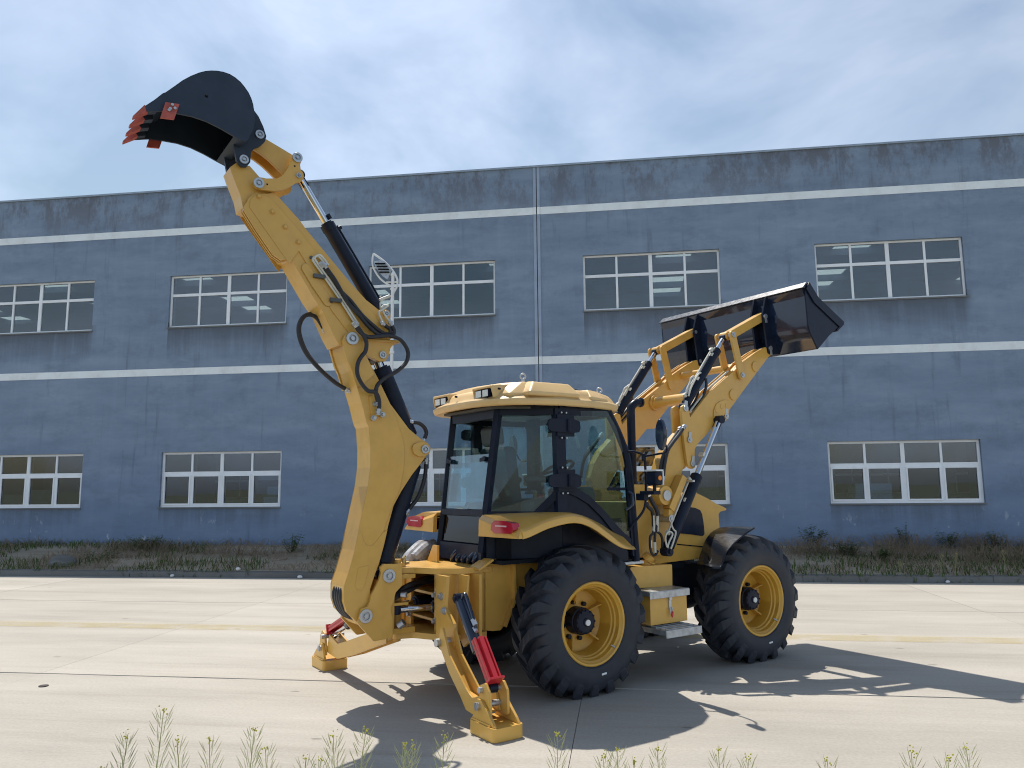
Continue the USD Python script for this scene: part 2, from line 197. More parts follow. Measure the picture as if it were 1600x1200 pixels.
def mir(m):
    o = m.copy(); v = np.array(o.vertices); v[:, 1] *= -1; return trimesh.Trimesh(v, np.array(o.faces)[:, ::-1], process=False)
def side(m, s): return m if s < 0 else mir(m)
def frame_of(d):
    d = np.asarray(d, float); d = d/np.linalg.norm(d); u = np.array([0, 0, 1.]) if abs(d[2]) < 0.95 else np.array([1., 0, 0])
    x = np.cross(u, d); x /= np.linalg.norm(x); return x, np.cross(d, x), d
def cyl(p0, p1, r, seg=20, r1=None):
    p0, p1 = np.asarray(p0, float), np.asarray(p1, float); x, y, d = frame_of(p1-p0); r1 = r if r1 is None else r1
    t = np.linspace(0, 2*np.pi, seg, endpoint=False); ring = np.outer(np.cos(t), x)+np.outer(np.sin(t), y)
    v = np.vstack([p0+ring*r, p1+ring*r1, [p0], [p1]]); n = seg; f = []
    for i in range(n):
        j = (i+1) % n; f += [(i, j, n+j), (i, n+j, n+i), (2*n, j, i), (2*n+1, n+i, n+j)]
    return trimesh.Trimesh(v, f, process=False)
def lathe(prof, o, d, seg=32, a0=0, a1=2*np.pi):
    """prof: (radius, height along d) pairs"""
    x, y, d = frame_of(d); full = abs(a1-a0) > 6.28; t = np.linspace(a0, a1, seg, endpoint=not full); k = len(prof)
    v = np.array([np.asarray(o)+h*d+r*(np.cos(a)*x+np.sin(a)*y) for a in t for r, h in prof]); f = []
    for i in range(seg if full else seg-1):
        j = (i+1) % seg
        for q in range(k-1): f += [(i*k+q, j*k+q, j*k+q+1), (i*k+q, j*k+q+1, i*k+q+1)]
    m = trimesh.Trimesh(v, np.array(f), process=False)
    return trimesh.Trimesh(v, np.array(f)[:, ::-1], process=False) if (full and m.volume < 0) else m
def spline(pts, n=6):
    p = np.asarray(pts, float)
    if len(p) < 3: return p
    q = np.vstack([2*p[0]-p[1], p, 2*p[-1]-p[-2]]); out = []
    for i in range(1, len(q)-2):
        a, b, c, d = q[i-1], q[i], q[i+1], q[i+2]
        for t in np.linspace(0, 1, n, endpoint=False): out.append(0.5*((2*b)+(c-a)*t+(2*a-5*b+4*c-d)*t*t+(3*b-a-3*c+d)*t**3))
    return np.array(out+[p[-1]])
def tube(pts, r, seg=8, n=6, smooth=True):
    p = spline(pts, n) if smooth else np.asarray(pts, float); k = len(p); T = np.gradient(p, axis=0); T /= np.linalg.norm(T, axis=1, keepdims=True)
    x, y, _ = frame_of(T[0]); v = []; t = np.linspace(0, 2*np.pi, seg, endpoint=False); rr = np.broadcast_to(r, (k,)) if np.ndim(r) == 0 else np.interp(np.linspace(0, 1, k), np.linspace(0, 1, len(r)), r)
    for i in range(k):
        x = x-np.dot(x, T[i])*T[i]; x /= np.linalg.norm(x); y = np.cross(T[i], x)
        v += list(p[i]+rr[i]*(np.outer(np.cos(t), x)+np.outer(np.sin(t), y)))
    f = []
    for i in range(k-1):
        for j in range(seg):
            a, b = i*seg+j, i*seg+(j+1) % seg; f += [(a, b, b+seg), (a, b+seg, a+seg)]
    v += [p[0], p[-1]]; n0, n1 = len(v)-2, len(v)-1
    for j in range(seg): f += [(n0, (j+1) % seg, j), (n1, (k-1)*seg+j, (k-1)*seg+(j+1) % seg)]
    return trimesh.Trimesh(np.array(v), f, process=False)
def bx(x0, x1, y0, y1, z0, z1):
    m = tc.box(extents=(abs(x1-x0), abs(y1-y0), abs(z1-z0))); m.apply_translation(((x0+x1)/2, (y0+y1)/2, (z0+z1)/2)); return m
def bar(p0, p1, w, h, up=(0, 0, 1)):
    """rectangular bar from p0 to p1, w wide across, h along up"""
    p0, p1 = np.asarray(p0, float), np.asarray(p1, float); d = p1-p0; L = np.linalg.norm(d); d = d/L; x = np.cross(up, d); x /= np.linalg.norm(x); y = np.cross(d, x)
    c = [p0+sx*x*w/2+sy*y*h/2+s*d*L for s in (0, 1) for sx, sy in ((-1, -1), (1, -1), (1, 1), (-1, 1))]
    f = [(0, 3, 2), (0, 2, 1), (4, 5, 6), (4, 6, 7)]
    for i in range(4): j = (i+1) % 4; f += [(i, j, 4+j), (i, 4+j, 4+i)]
    return trimesh.Trimesh(np.array(c), f, process=False)
def loft(rows, closed=False, cap=False):
    """rows: list of equally long point lists"""
    r = np.array(rows, float); n, k = r.shape[:2]; v = r.reshape(-1, 3); f = []
    for i in range(n-1):
        for j in range(k if closed else k-1):
            a, b = i*k+j, i*k+(j+1) % k; f += [(a, b, b+k), (a, b+k, a+k)]
    if cap and closed:
        for base, flip in ((0, True), ((n-1)*k, False)):
            for j in range(1, k-1): t = (base, base+j, base+j+1); f.append(t[::-1] if flip else t)
    return trimesh.Trimesh(v, f, process=False)
def solid(m, t, nrm=None):
    """gives a sheet a thickness t along its vertex normals"""
    m = m.copy(); m.merge_vertices(); n = m.vertex_normals if nrm is None else np.broadcast_to(nrm, m.vertices.shape); v = np.array(m.vertices); k = len(v); f = np.array(m.faces)
    e = m.edges_sorted; u, c = np.unique(e, axis=0, return_counts=True); rim = set(map(tuple, u[c == 1])); q = []
    for a, b in m.edges:
        if tuple(sorted((a, b))) in rim: q += [(a, k+a, k+b), (a, k+b, b)]
    return trimesh.Trimesh(np.vstack([v, v-n*t]), np.vstack([f, f[:, ::-1]+k, q]), process=False)
def quad(a, b, c, d, t=0.006):
    """flat pane with corners a b c d and thickness t"""
    return solid(trimesh.Trimesh(np.array([a, b, c, d], float), [(0, 1, 2), (0, 2, 3)], process=False), t)
def lerp(a, b, t): return np.asarray(a, float)*(1-t)+np.asarray(b, float)*t
# ------------------------------------------------------------------ setting
def rect(x0, x1, y0, y1, z): return trimesh.Trimesh([(x0, y0, z), (x1, y0, z), (x1, y1, z), (x0, y1, z)], [(0, 1, 2), (0, 2, 3)], process=False)
P('ground', rect(-900, 900, -900, 900, -0.06), FIELD, kind='structure')
YARD = X('concrete_yard', kind='structure')
P('joint_filler', rect(-34.6, 29, 2.2, 13.87, -0.022), JOINT, YARD)
xs = [-0.35+4.88*k for k in range(-7, 7)]; ys = [2.28, 6.554, 10.828, 13.865]
for j in range(len(ys)-1):
    for i in range(len(xs)-1):
        g = 0.002+0.001*rng.random(); gy_ = 0.011 if ys[j+1] < 13 else 0.003; x0, x1, y0, y1 = xs[i]+g, xs[i+1]-g, ys[j]+(0.011 if j else 0), ys[j+1]-gy_; top = 0.0025*rng.random()-0.0025
        n = 40; t = np.linspace(0, 1, n); e = lambda: 0.006*(meshkit.fbm(np.stack([t*14, t*0+rng.random()*99, t*0], -1), 3)-0.5)*2
        bot = np.stack([x0+(x1-x0)*t, y0+e()], 1); topl = np.stack([x1-(x1-x0)*t, y1+e()], 1)
        if -12 < x0 < 12 and y0 > 0: m = prism(np.vstack([bot, topl]), 'z', -0.05, top)
        else: m = bx(x0, x1, y0, y1, -0.05, top)
        P('slab', m, CONC, YARD, smooth=False)
P('painted_line', rect(-34, 28, 8.73, 9.06, 0.004), LINEY, kind='structure')
K = X('kerb', kind='structure')
kx = -26.0
while kx < 24:
    L = 0.996; dz = 0.010*rng.random()-0.012; dy = 0.01*rng.random()
    m = prism([(13.88+dy, -0.05), (14.04+dy, -0.05), (14.04+dy, 0.115+dz), (13.90+dy, 0.115+dz), (13.885+dy, 0.10+dz)], 'x', kx, kx+L)
    P('kerb_stone', m, KERB, K, smooth=False); kx += 1.0
gx = np.linspace(-34, 28, 140); gy = np.linspace(14.03, 17.98, 14); GX, GY = np.meshgrid(gx, gy)
def verge_z(x, y): return 0.09+0.055*np.clip(y-14.2, 0, 4)+0.12*(meshkit.fbm(np.stack([x*0.5, y*0.7, 0*x], -1), 3, 5)-0.4)*np.clip((y-14.03)*2, 0, 1)
GZ = verge_z(GX, GY)
P('grass_verge', loft(np.stack([GX, GY, GZ], -1)), SOIL, kind='structure')
# factory building
SC = 0.885; Zs = lambda z: EYE+(z-EYE)*SC
BX0, BX1, WY, WT, ZR = -29.2, 23.9, 20.25*SC, 0.30, Zs(10.41)
F = X('factory_building', label='long two-storey blue factory with white stripes and gridded windows behind the loader', cat='building')
UP = [((-24.866+6*b)*SC, 3.594*SC, Zs(6.298), Zs(7.828)) for b in range(-1, 8)]; LO = [((-24.855+6*b)*SC, 3.580*SC, Zs(1.157), Zs(2.695)) for b in range(-1, 8)]
wins = [w for w in UP+LO if w[0] > BX0 and w[0]+w[1] < BX1]
def wall_with(wins, y0, y1, z1):
    pg = sbox(BX0, 0, BX1, z1)
    for x, w, a, b in wins: pg = pg.difference(sbox(x, a, x+w, b))
    return prism(pg, 'y', y0, y1)
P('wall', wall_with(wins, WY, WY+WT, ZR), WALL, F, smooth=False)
P('coping', bx(BX0-.03, BX1+.03, WY-0.035, WY+WT+.03, ZR, ZR+0.045), paint('coping_metal', (0.30, 0.36, 0.43), 0.4, bevel=0), F)
STRIPES = ((Zs(9.054), Zs(9.261)), (Zs(4.888), Zs(5.094)))
for a, b in STRIPES: P('white_stripe', bx(BX0, BX1, WY-0.004, WY+.002, a, b), STRIPE, F, smooth=False)
COVER = paint('joint_cover', (0.30, 0.36, 0.45), 0.6, var=0.12, scale=3, bevel=0, dust=0.3)
GAP = paint('joint_gap', (0.02, 0.022, 0.028), 0.9, bevel=0)
for xj in (-2.10*SC,):
    k = P('expansion_joint', bx(xj-0.009, xj+0.009, WY-0.006, WY+.002, 0.1, ZR), GAP, F, smooth=False)
    for s in (-1, 1): P('cover_strip', bx(xj+s*0.045-0.035, xj+s*0.045+0.035, WY-0.014, WY+.002, 0.1, ZR-0.002), COVER, k, smooth=False)
    for a, b in STRIPES:
        for s in (-1, 1): P('stripe_patch', bx(xj+s*0.045-0.034, xj+s*0.045+0.034, WY-0.018, WY-.0142, a, b), STRIPE, k, smooth=False)
def window(x, w, a, b, upper):
    y0, y1 = WY+0.07, WY+0.13; fw = 0.045 if upper else 0.055; cw = 0.085; mw = 0.05; tw = 0.07 if upper else 0.085
    tz = b-(b-a)*(0.375 if upper else 0.39)
    pg = sbox(x, a, x+w, b).difference(sbox(x+fw, a+fw, x+w-fw, b-fw))
    f = P('window', prism(pg, 'y', y0, y1), PVC, F, smooth=False)
    xm = [x+w*0.25, x+w*0.5, x+w*0.75]
    for i, xx in enumerate(xm):
        ww = cw if i == 1 else mw
        P('mullion', bx(xx-ww/2, xx+ww/2, y0+0.003, y1-0.003, a+fw, b-fw), PVC, f, smooth=False)
    edges = [x+fw]+sum([[xx-(cw if i == 1 else mw)/2, xx+(cw if i == 1 else mw)/2] for i, xx in enumerate(xm)], [])+[x+w-fw]
    for i in range(4):
        xa, xb = edges[2*i], edges[2*i+1]
        P('transom', bx(xa, xb, y0+0.005, y1-0.005, tz-tw/2, tz+tw/2), PVC, f, smooth=False)
        for za, zb in ((a+fw, tz-tw/2), (tz+tw/2, b-fw)):
            q = quad((xa, 0, za), (xb, 0, za), (xb, 0, zb), (xa, 0, zb), 0.004); tl = (rng.random(2)-0.5)*0.008
            v = np.array(q.vertices); v[:, 1] += (y0+y1)/2+(v[:, 0]-xa)*tl[0]+(v[:, 2]-za)*tl[1]; q = trimesh.Trimesh(v, q.faces, process=False)
            P('pane', q, GLB, f, smooth=False)
        if not upper:                                       # sliding sash frames of the lower lights
            s = 0.035; yy = y0-0.012 if i % 2 == 0 else y0-0.004
            P('sash', prism(sbox(xa, a+fw, xb, tz-tw/2).difference(sbox(xa+s, a+fw+s, xb-s, tz-tw/2-s)), 'y', yy, y0+0.02), PVC, f, smooth=False)
    P('sill', bx(x-0.02, x+w+0.02, WY-0.02, WY+0.07, a-0.035, a-0.002), KERB, F, smooth=False)
for x, w, a, b in wins: window(x, w, a, b, a > 4)
# inside: floor, far wall with the same windows, roof with skylight strips and purlins
DEEP = 38.0
P('factory_floor', bx(BX0, BX1, WY+WT, DEEP, 0.0, 0.06), KERB, F, smooth=False)
P('far_wall', bx(BX0, BX1, DEEP, DEEP+0.3, 0, ZR), INTW, F, smooth=False)
for x, w, a, b in wins:
    pg = sbox(x, a, x+w, b)
    for i in range(4):
        for za, zb in ((a, b-(b-a)*0.38), (b-(b-a)*0.34, b)): pg = pg.difference(sbox(x+w*i/4+0.03, za+0.03, x+w*(i+1)/4-0.03, zb-0.03))
    fw_ = P('far_window_frame', prism(pg, 'y', DEEP-0.06, DEEP-0.01), PVC, F, smooth=False); P('far_pane', bx(x+0.01, x+w-0.01, DEEP-0.03, DEEP-0.024, a+0.01, b-0.01), PLAST, fw_, smooth=False)
for xe in (BX0, BX1-0.3): P('end_wall', bx(xe, xe+0.3, WY+WT, DEEP, 0, ZR-0.01), INTW, F, smooth=False)
roof = sbox(BX0, WY+WT, BX1, DEEP); strips = []
for b in range(-1, 9):
    xc = (-24.86+6*b+2.9)*SC
    for ya, yb in ((20.6, 24.6), (26.2, 30.2), (32, 36)): strips.append(sbox(xc-0.55, ya, xc+0.55, yb))
for s in strips: roof = roof.difference(s)
P('roof_deck', prism(roof, 'z', 8.75, 8.85), INTD, F, smooth=False)
for s in strips: P('skylight', prism(s, 'z', 8.79, 8.80), POLY, F, smooth=False)
for yy in np.arange(19.4, DEEP-0.5, 1.5): P('purlin', bx(BX0+.3, BX1-.3, yy-0.06, yy+0.06, 8.54, 8.745), INTD, F, smooth=False)
for i in range(2): P('crane_girder', bx(BX0+.3, BX1-.3, 21.5+12*i, 21.9+12*i, 6.3, 6.9), INTD, F, smooth=False)
for x in np.arange(-31.9*SC, 23, 6.0*SC): P('column', bx(x, x+0.35, 21.2, 21.6, 0.06, 6.29), INTD, F, smooth=False)
# cartons standing behind the ground-floor windows
def cartons(rows, y, where):
    for i, (x0, x1, z0, z1) in enumerate(rows):
        nm = ['bottom', 'second', 'third', 'fourth', 'top'][i if i < len(rows)-1 else 4]
        P('white_carton', bx(x0, x1, y, y+0.6, z0, z1), BOXW, smooth=False, label=f'flat white carton, {nm} of the stack behind the {where}', cat='carton', group='cartons stacked inside the factory windows')
cartons([(5.26, 6.06, 0.06, 0.72), (5.26, 6.06, 0.73, 1.14), (5.26, 6.06, 1.15, 1.40), (5.28, 6.06, 1.41, 1.64)], 18.6, 'lower window right of the loader')
cartons([(-8.94, -8.27, 0.06, 1.25), (-8.94, -8.23, 1.26, 1.44), (-8.85, -8.23, 1.48, 1.70), (-9.1, -8.23, 1.86, 2.04)], 18.55, 'lower window left of the boom')
P('carton_pallet', bx(-9.1, -8.23, 18.55, 19.1, 1.702, 1.857), INTD, smooth=False, label='dark crate holding up the topmost carton left of the boom', cat='crate')


# ------------------------------------------------------------------ the backhoe loader (x forward, y to its left, z up from the ground under the rear axle)
B = X('backhoe_loader', loc=(-0.855, 6.963, 0), rz=42.2843, label='yellow backhoe loader with raised black front bucket and raised digging arm', cat='backhoe loader')
def pin(x, z, y, r=0.045, s=-1, cap=0.012, m=ZNC, parent=B, name='pin_washer'):
    """round pin head on a plate whose face is at y"""
    o = J(lathe([(r*0.99, 0.0), (r, cap), (r*0.97, cap+0.002), (r*0.60, cap+0.002), (r*0.56, cap*0.2), (0.0, cap*0.2)], (x, y, z), (0, s, 0), 28), cyl((x, y+s*cap*0.2, z), (x, y+s*(cap+0.006), z), r*0.34, 6))
    return P(name, o, m, parent)
def ram(name, base, tip, rb, rr, frac, parent=B, up=(0, 1, 0), pipes=True, side_pipe=-1, barrel=None, pipe_mat=None):
    """hydraulic cylinder from its base pin to its rod pin; frac = barrel's share of the length"""
    b, t = np.asarray(base, float), np.asarray(tip, float); L = np.linalg.norm(t-b); d = (t-b)/L; e = b+d*L*frac; u = np.asarray(up, float); n = np.cross(d, u); n /= np.linalg.norm(n)
    c = P(name, J(cyl(b+d*rb*0.9, e, rb, 28), cyl(b+d*(L*frac-0.05), e+d*0.006, rb*1.07, 28), cyl(e, e+d*0.02, rb*0.8, 28), cyl(b+d*rb*0.5, b+d*rb*1.1, rb*0.85, 24)), barrel or BLKS, parent)
    P('rod', cyl(e, t-d*rr*1.2, rr, 20), CHR, c)
    P('base_eye', J(cyl(b-u*rb*0.8, b+u*rb*0.8, rb*0.85, 20), cyl(b-u*rb*1.1, b+u*rb*1.1, rb*0.4, 12)), BLKS, c)
    P('rod_eye', J(cyl(t-u*rr*1.3, t+u*rr*1.3, rr*1.35, 20), bar(t-d*rr*3.4, t, rr*1.7, rr*1.7, up=u)), BLKS, c)
    if pipes:
        o = n*side_pipe*(rb+0.017)
        P('pipe', J(tube([b+d*L*0.10+o, b+d*L*0.12+o, b+d*L*(frac-0.07)+o, b+d*L*(frac-0.05)+o*0.8], 0.009, 8, 3), *[cyl(b+d*L*q+o*0.7, b+d*L*q+o*1.3, 0.017, 10) for q in (0.1, frac-0.05)], *[bar(b+d*L*q+o*0.6-u*0.03, b+d*L*q+o*0.6+u*0.03, 0.04, 0.02, up=n) for q in (0.35, 0.7)]), pipe_mat or PIPEM, c)
    return c
def hose(name, pts, r=0.013, parent=B, m=HOSE, fit=True):
    h = P(name, tube(pts, r, 10, 7), m, parent)
    if fit:
        p = spline(pts, 7); a, b = p[0]-p[1], p[-1]-p[-2]; a /= np.linalg.norm(a); b /= np.linalg.norm(b)
        for e_, v_ in ((p[0], a), (p[-1], b)): P('hose_end', cyl(e_, e_+v_*0.05, r*0.95, 10), ZNC, h); P('hose_nut', cyl(e_+v_*0.02, e_+v_*0.036, r*1.4, 6), ZNC, h)
    return h
# ---- wheels
def lug_mesh(R0, R1, y_sh, y_mid, th0, sgn, drift):
    """one tread bar: from low on the sidewall over the shoulder to the tread's middle"""
    st = [(-0.016, 0.46, 0.474, -0.03, 0.030), (0.0, 0.495, 0.533, -0.015, 0.040), (0.022, 0.512, 0.572, 0.0, 0.048), (0.06, 0.527, 0.592, 0.05, 0.046), (0.12, 0.532, 0.600, 0.14, 0.040), (0.195, 0.537, 0.603, 0.27, 0.047)]
    v = []
    for dy, ra, rb, dt, hw in st:
        y = y_sh-sgn*0+dy*sgn if False else y_sh+dy*sgn
        for r, k in ((ra, 1.25), (rb, 0.9)):
            for s in (-1, 1):
                t = th0-drift*dt+s*hw*k/0.58; v.append((r*math.cos(t), y, r*math.sin(t)))
    f = []
    for i in range(len(st)-1):
        a = i*4; b = a+4
        f += [(a+2, a+3, b+3), (a+2, b+3, b+2), (a, b+2, b), (a, a+2, b+2), (a+1, b+1, b+3), (a+1, b+3, a+3)]
    e = (len(st)-1)*4; f += [(0, 1, 3), (0, 3, 2), (e, e+3, e+1), (e, e+2, e+3)]
    m = trimesh.Trimesh(np.array(v), f, process=False); 
    return m
TYRE_PROF = [(0.318, 0.004), (0.338, -0.010), (0.352, -0.012), (0.39, -0.022), (0.43, -0.026), (0.475, -0.018), (0.506, 0.002), (0.528, 0.028), (0.538, 0.062), (0.543, 0.11), (0.546, 0.17)]
def wheel(name, x, y_face, s):
    """s = -1: right-hand wheel; y_face = outer rim face"""
    zc = 0.551; w = X(name, parent=B); R = lambda m: side(m, s)
    prof = TYRE_PROF+[(r, 0.34-h) for r, h in TYRE_PROF[-2::-1]]
    body = lathe([(r, h) for r, h in prof], (0, 0, 0), (0, 1, 0), 72)
    lugs = []
    for i in range(20):
        t = 2*np.pi*i/20
        lugs.append(lug_mesh(0.558, 0.595, -0.006, 0.185, t, 1, -1)); lugs.append(lug_mesh(0.558, 0.595, 0.346, 0.185, t+np.pi/20, -1, -1))
    T = lambda m: R(m.copy().apply_translation((x, -abs(y_face), zc)))
    ty = P('tyre', T(body), RUB, w, smooth=25)
    for l in lugs: P('tread_bar', T(trimesh.Trimesh(l.vertices, l.faces if l.volume > 0 else np.array(l.faces)[:, ::-1], process=False)), RUB, ty, smooth=False)
    rim = [(0.318, 0.02), (0.326, 0.012), (0.326, 0.0), (0.318, -0.006), (0.306, -0.002), (0.298, 0.012), (0.284, 0.020), (0.280, 0.055), (0.268, 0.062), (0.266, 0.085), (0.256, 0.092), (0.250, 0.15), (0.246, 0.215), (0.222, 0.232), (0.16, 0.236), (0.10, 0.236), (0.0, 0.236)]
    rm = lathe(rim, (0, 0, 0), (0, 1, 0), 64); rm = trimesh.Trimesh(rm.vertices, np.array(rm.faces)[:, ::-1], process=False)
    rp_ = P('rim', T(rm), RIMY, w, smooth=35)
    ribs = [bar((0.14*math.cos(a), 0.232, 0.14*math.sin(a)), (0.25*math.cos(a), 0.17, 0.25*math.sin(a)), 0.012, 0.05, up=(0, 1, 0)) for a in np.arange(5)*2*np.pi/5+0.5]
    for r_ in ribs: P('rim_gusset', T(r_), RIMY, rp_, smooth=False)
    P('valve', T(cyl((0.2, 0.03, -0.19), (0.215, 0.0, -0.205), 0.008, 8)), ZNC, rp_)
    hub = [(0.0, 0.085), (0.03, 0.085), (0.032, 0.092), (0.078, 0.092), (0.094, 0.100), (0.098, 0.115), (0.098, 0.14), (0.108, 0.145), (0.110, 0.235)]
    hm = lathe(hub, (0, 0, 0), (0, 1, 0), 40); hm = trimesh.Trimesh(hm.vertices, hm.faces, process=False)
    hb = P('hub', T(hm), BLKS, w, smooth=30)
    for a in np.arange(12)*np.pi/6: P('hub_bolt', T(cyl((0.086*math.cos(a), 0.088, 0.086*math.sin(a)), (0.086*math.cos(a), 0.10, 0.086*math.sin(a)), 0.008, 6)), BLKS, hb)
    P('hub_cap', T(cyl((0.006, 0.075, -0.004), (0.006, 0.092, -0.004), 0.024, 20)), WHT, hb)
    for a in np.arange(8)*np.pi/4+0.2: P('lug_nut', T(cyl((0.145*math.cos(a), 0.205, 0.145*math.sin(a)), (0.145*math.cos(a), 0.24, 0.145*math.sin(a)), 0.019, 6)), BLKS, w)
    P('size_sticker', T(quad((0.05, -0.025, -0.395), (0.10, -0.025, -0.39), (0.10, -0.0235, -0.375), (0.05, -0.0235, -0.38), 0.002)), WHT, w, smooth=False)
for nm, xx in (('rear_wheel', 0.0), ('front_wheel', 2.05)):
    for s in (-1, 1): wheel(nm, xx, 0.91, s)
# ---- chassis, axles, under-body
ch = P('chassis', J(bx(-0.5, 2.3, -0.30, -0.14, 0.55, 0.86), bx(-0.5, 2.3, 0.14, 0.30, 0.55, 0.86), bx(-0.6, 1.6, -0.38, 0.38, 0.84, 1.06)), LINER, B, smooth=False)
for xx in (0.0, 2.05): P('axle', J(cyl((xx, -0.64, 0.551), (xx, 0.64, 0.551), 0.085, 18), lathe([(0.0, -0.2), (0.12, -0.17), (0.18, 0), (0.12, 0.17), (0, 0.2)], (xx, 0, 0.551), (0, 1, 0), 24), bx(xx-0.13, xx+0.13, -0.6, -0.5, 0.43, 0.69), bx(xx-0.13, xx+0.13, 0.5, 0.6, 0.43, 0.69)), BLKS, ch)
P('steering_ram', J(cyl((1.84, -0.5, 0.60), (1.84, 0.5, 0.60), 0.04, 14), bx(1.72, 1.9, -0.16, 0.16, 0.5, 0.72)), BLKS, ch)
P('transmission', J(bx(0.2, 1.5, -0.24, 0.24, 0.42, 0.7), cyl((0.9, 0, 0.45), (1.9, 0, 0.5), 0.05, 12)), LINER, ch)
# frame side plates, rear
for s in (-1, 1):
    a = P('rear_side_plate', side(J(prism([(-0.788,0.989),(-0.673,1.054),(-0.436,1.049),(-0.427,0.844),(-0.421,0.722),(-0.478,0.629),(-0.526,0.522),(-0.558,0.492),(-0.636,0.493),(-0.752,0.516),(-0.788,0.564),(-0.804,0.858)], 'y', -0.42, -0.395, 0.01),
        prism([(-0.418,1.048),(-0.177,1.044),(-0.016,1.031),(-0.022,0.687),(-0.357,0.716),(-0.409,0.72)], 'y', -0.41, -0.39)), s), YEL, B)
    P('edge_flange', side(J(bar((-0.45,-0.44,1.05), (-0.437,-0.44,0.726), 0.05, 0.022, up=(1, 0, 0)), bar((-0.437,-0.44,0.726), (-0.539,-0.44,0.522), 0.05, 0.022, up=(1, 0, 0)), bar((-0.808,-0.42,0.984), (-0.673,-0.42,1.054), 0.16, 0.016, up=(1, 0, 1))), s), YEL, a)
# ---- backhoe mounting frame
tp = prism([(-1.33, -0.10), (-1.19, -0.13), (-1.10, -0.30), (-0.95, -0.43), (-0.62, -0.43), (-0.62, 0.43), (-0.95, 0.43), (-1.10, 0.30), (-1.19, 0.13), (-1.33, 0.10)], 'z', 0.955, 1.0, 0.03)
fr = P('backhoe_frame', tp, YEL, B)
P('lower_plate', prism([(-1.33, -0.10), (-1.19, -0.13), (-1.08, -0.34), (-0.95, -0.46), (-0.70, -0.46), (-0.70, 0.46), (-0.95, 0.46), (-1.08, 0.34), (-1.19, 0.13), (-1.33, 0.10)], 'z', 0.46, 0.505, 0.03), YEL, fr)
for s in (-1, 1):
    P('post_plate', side(J(bx(-1.04, -1.015, -0.36, -0.20, 0.505, 0.955), bx(-1.06, -0.80, -0.385, -0.36, 0.505, 0.955), bx(-1.055, -1.04, -0.375, -0.30, 0.505, 0.955)), s), YEL, fr, smooth=False)
    P('leg_housing', side(J(bx(-0.82, -0.795, -0.52, -0.36, 0.46, 0.955), prism([(-0.34, 0.955), (-0.50, 0.955), (-0.47, 0.72), (-0.60, 0.62), (-0.62, 0.46), (-0.56, 0.40), (-0.44, 0.42), (-0.34, 0.50)], 'x', -1.10, -1.07), prism([(-0.42, 0.955), (-0.56, 0.955), (-0.52, 0.7), (-0.62, 0.5), (-0.5, 0.42), (-0.42, 0.5)], 'x', -0.95, -0.93)), s), YEL, fr, smooth=False)
    for z, y in ((0.80, -0.42), (0.70, -0.47), (0.46, -0.53)): P('frame_bolt', side(J(cyl((-1.10, y, z), (-1.125, y, z), 0.02, 6), cyl((-1.10, y, z), (-1.107, y, z), 0.03, 16)), s), ZNC, fr)
P('web_plate', J(bx(-0.72, -0.70, -0.42, 0.42, 0.505, 0.955), bx(-1.03, -0.75, -0.30, 0.30, 0.575, 0.595), bx(-1.03, -0.75, -0.30, 0.30, 0.775, 0.795)), YEL, fr, smooth=False)
for z in (0.585, 0.785):
    for y in (-0.3, -0.22, 0.22): P('frame_bolt', J(cyl((-1.04, y, z), (-1.07, y, z), 0.018, 6), cyl((-1.04, y, z), (-1.047, y, z), 0.026, 14)), ZNC, fr)
for s in (-1, 1): ram('swing_cylinder', (-0.80, s*0.20, 0.685), (-1.33, s*0.115, 0.685), 0.05, 0.026, 0.42, up=(0, 0, 1), pipes=False)
P('hinge_pin', J(cyl((-1.27, 0, 0.43), (-1.27, 0, 1.06), 0.035, 18), cyl((-1.27, 0, 1.0), (-1.27, 0, 1.03), 0.06, 18)), YEL, fr)
P('pin_lock', J(cyl((-1.22, -0.02, 1.0), (-1.22, -0.02, 1.07), 0.016, 8), cyl((-1.25, -0.05, 1.06), (-1.19, 0.02, 1.075), 0.011, 8), cyl((-1.24, 0.0, 1.02), (-1.19, -0.05, 1.03), 0.012, 8)), paint('brass', (0.55, 0.42, 0.2), 0.3, metal=0.8, bevel=0), fr)
# bundle of hoses running from the chassis to the boom
for k in range(7):
    a = rng.random(4)-0.5; z0 = 0.80+0.03*k*0.8
    hose('frame_hose', [(-0.72, 0.12*a[0], 0.86+0.04*a[1]), (-0.95, 0.1+0.1*a[1], 0.87+0.05*a[2]), (-1.18, -0.04+0.08*a[2], 0.84+0.06*a[0]), (-1.36, -0.08+0.1*a[0], 0.77+0.03*a[3]), (-1.50, -0.05+0.06*a[1], 0.62)], 0.016, fit=False)
for k in range(5):
    a = rng.random(3)-0.5
    hose('chassis_hose', [(-0.55, -0.30+0.09*k, 1.12), (-0.66, -0.31+0.09*k+0.05*a[0], 1.10+0.05*a[1]), (-0.72, -0.28+0.09*k, 1.03), (-0.62, -0.2+0.08*k, 0.98)], 0.019, fit=False, m=BLK)
P('wrapped_hose_bundle', J(tube([(-0.62, 0.62, 1.10), (-0.78, 0.52, 1.10), (-0.92, 0.44, 1.04), (-1.0, 0.40, 0.98)], [0.05, 0.065, 0.06, 0.05], 10, 5), tube([(-0.66, 0.52, 1.13), (-0.80, 0.44, 1.09), (-0.93, 0.38, 1.02)], [0.04, 0.05, 0.045], 10, 5)), WRAP, B)
P('frame_bracket', prism([(0.30, 1.0), (0.12, 1.0), (0.12, 1.14), (0.2, 1.14)], 'x', -0.84, -0.82), YEL, fr, smooth=False)
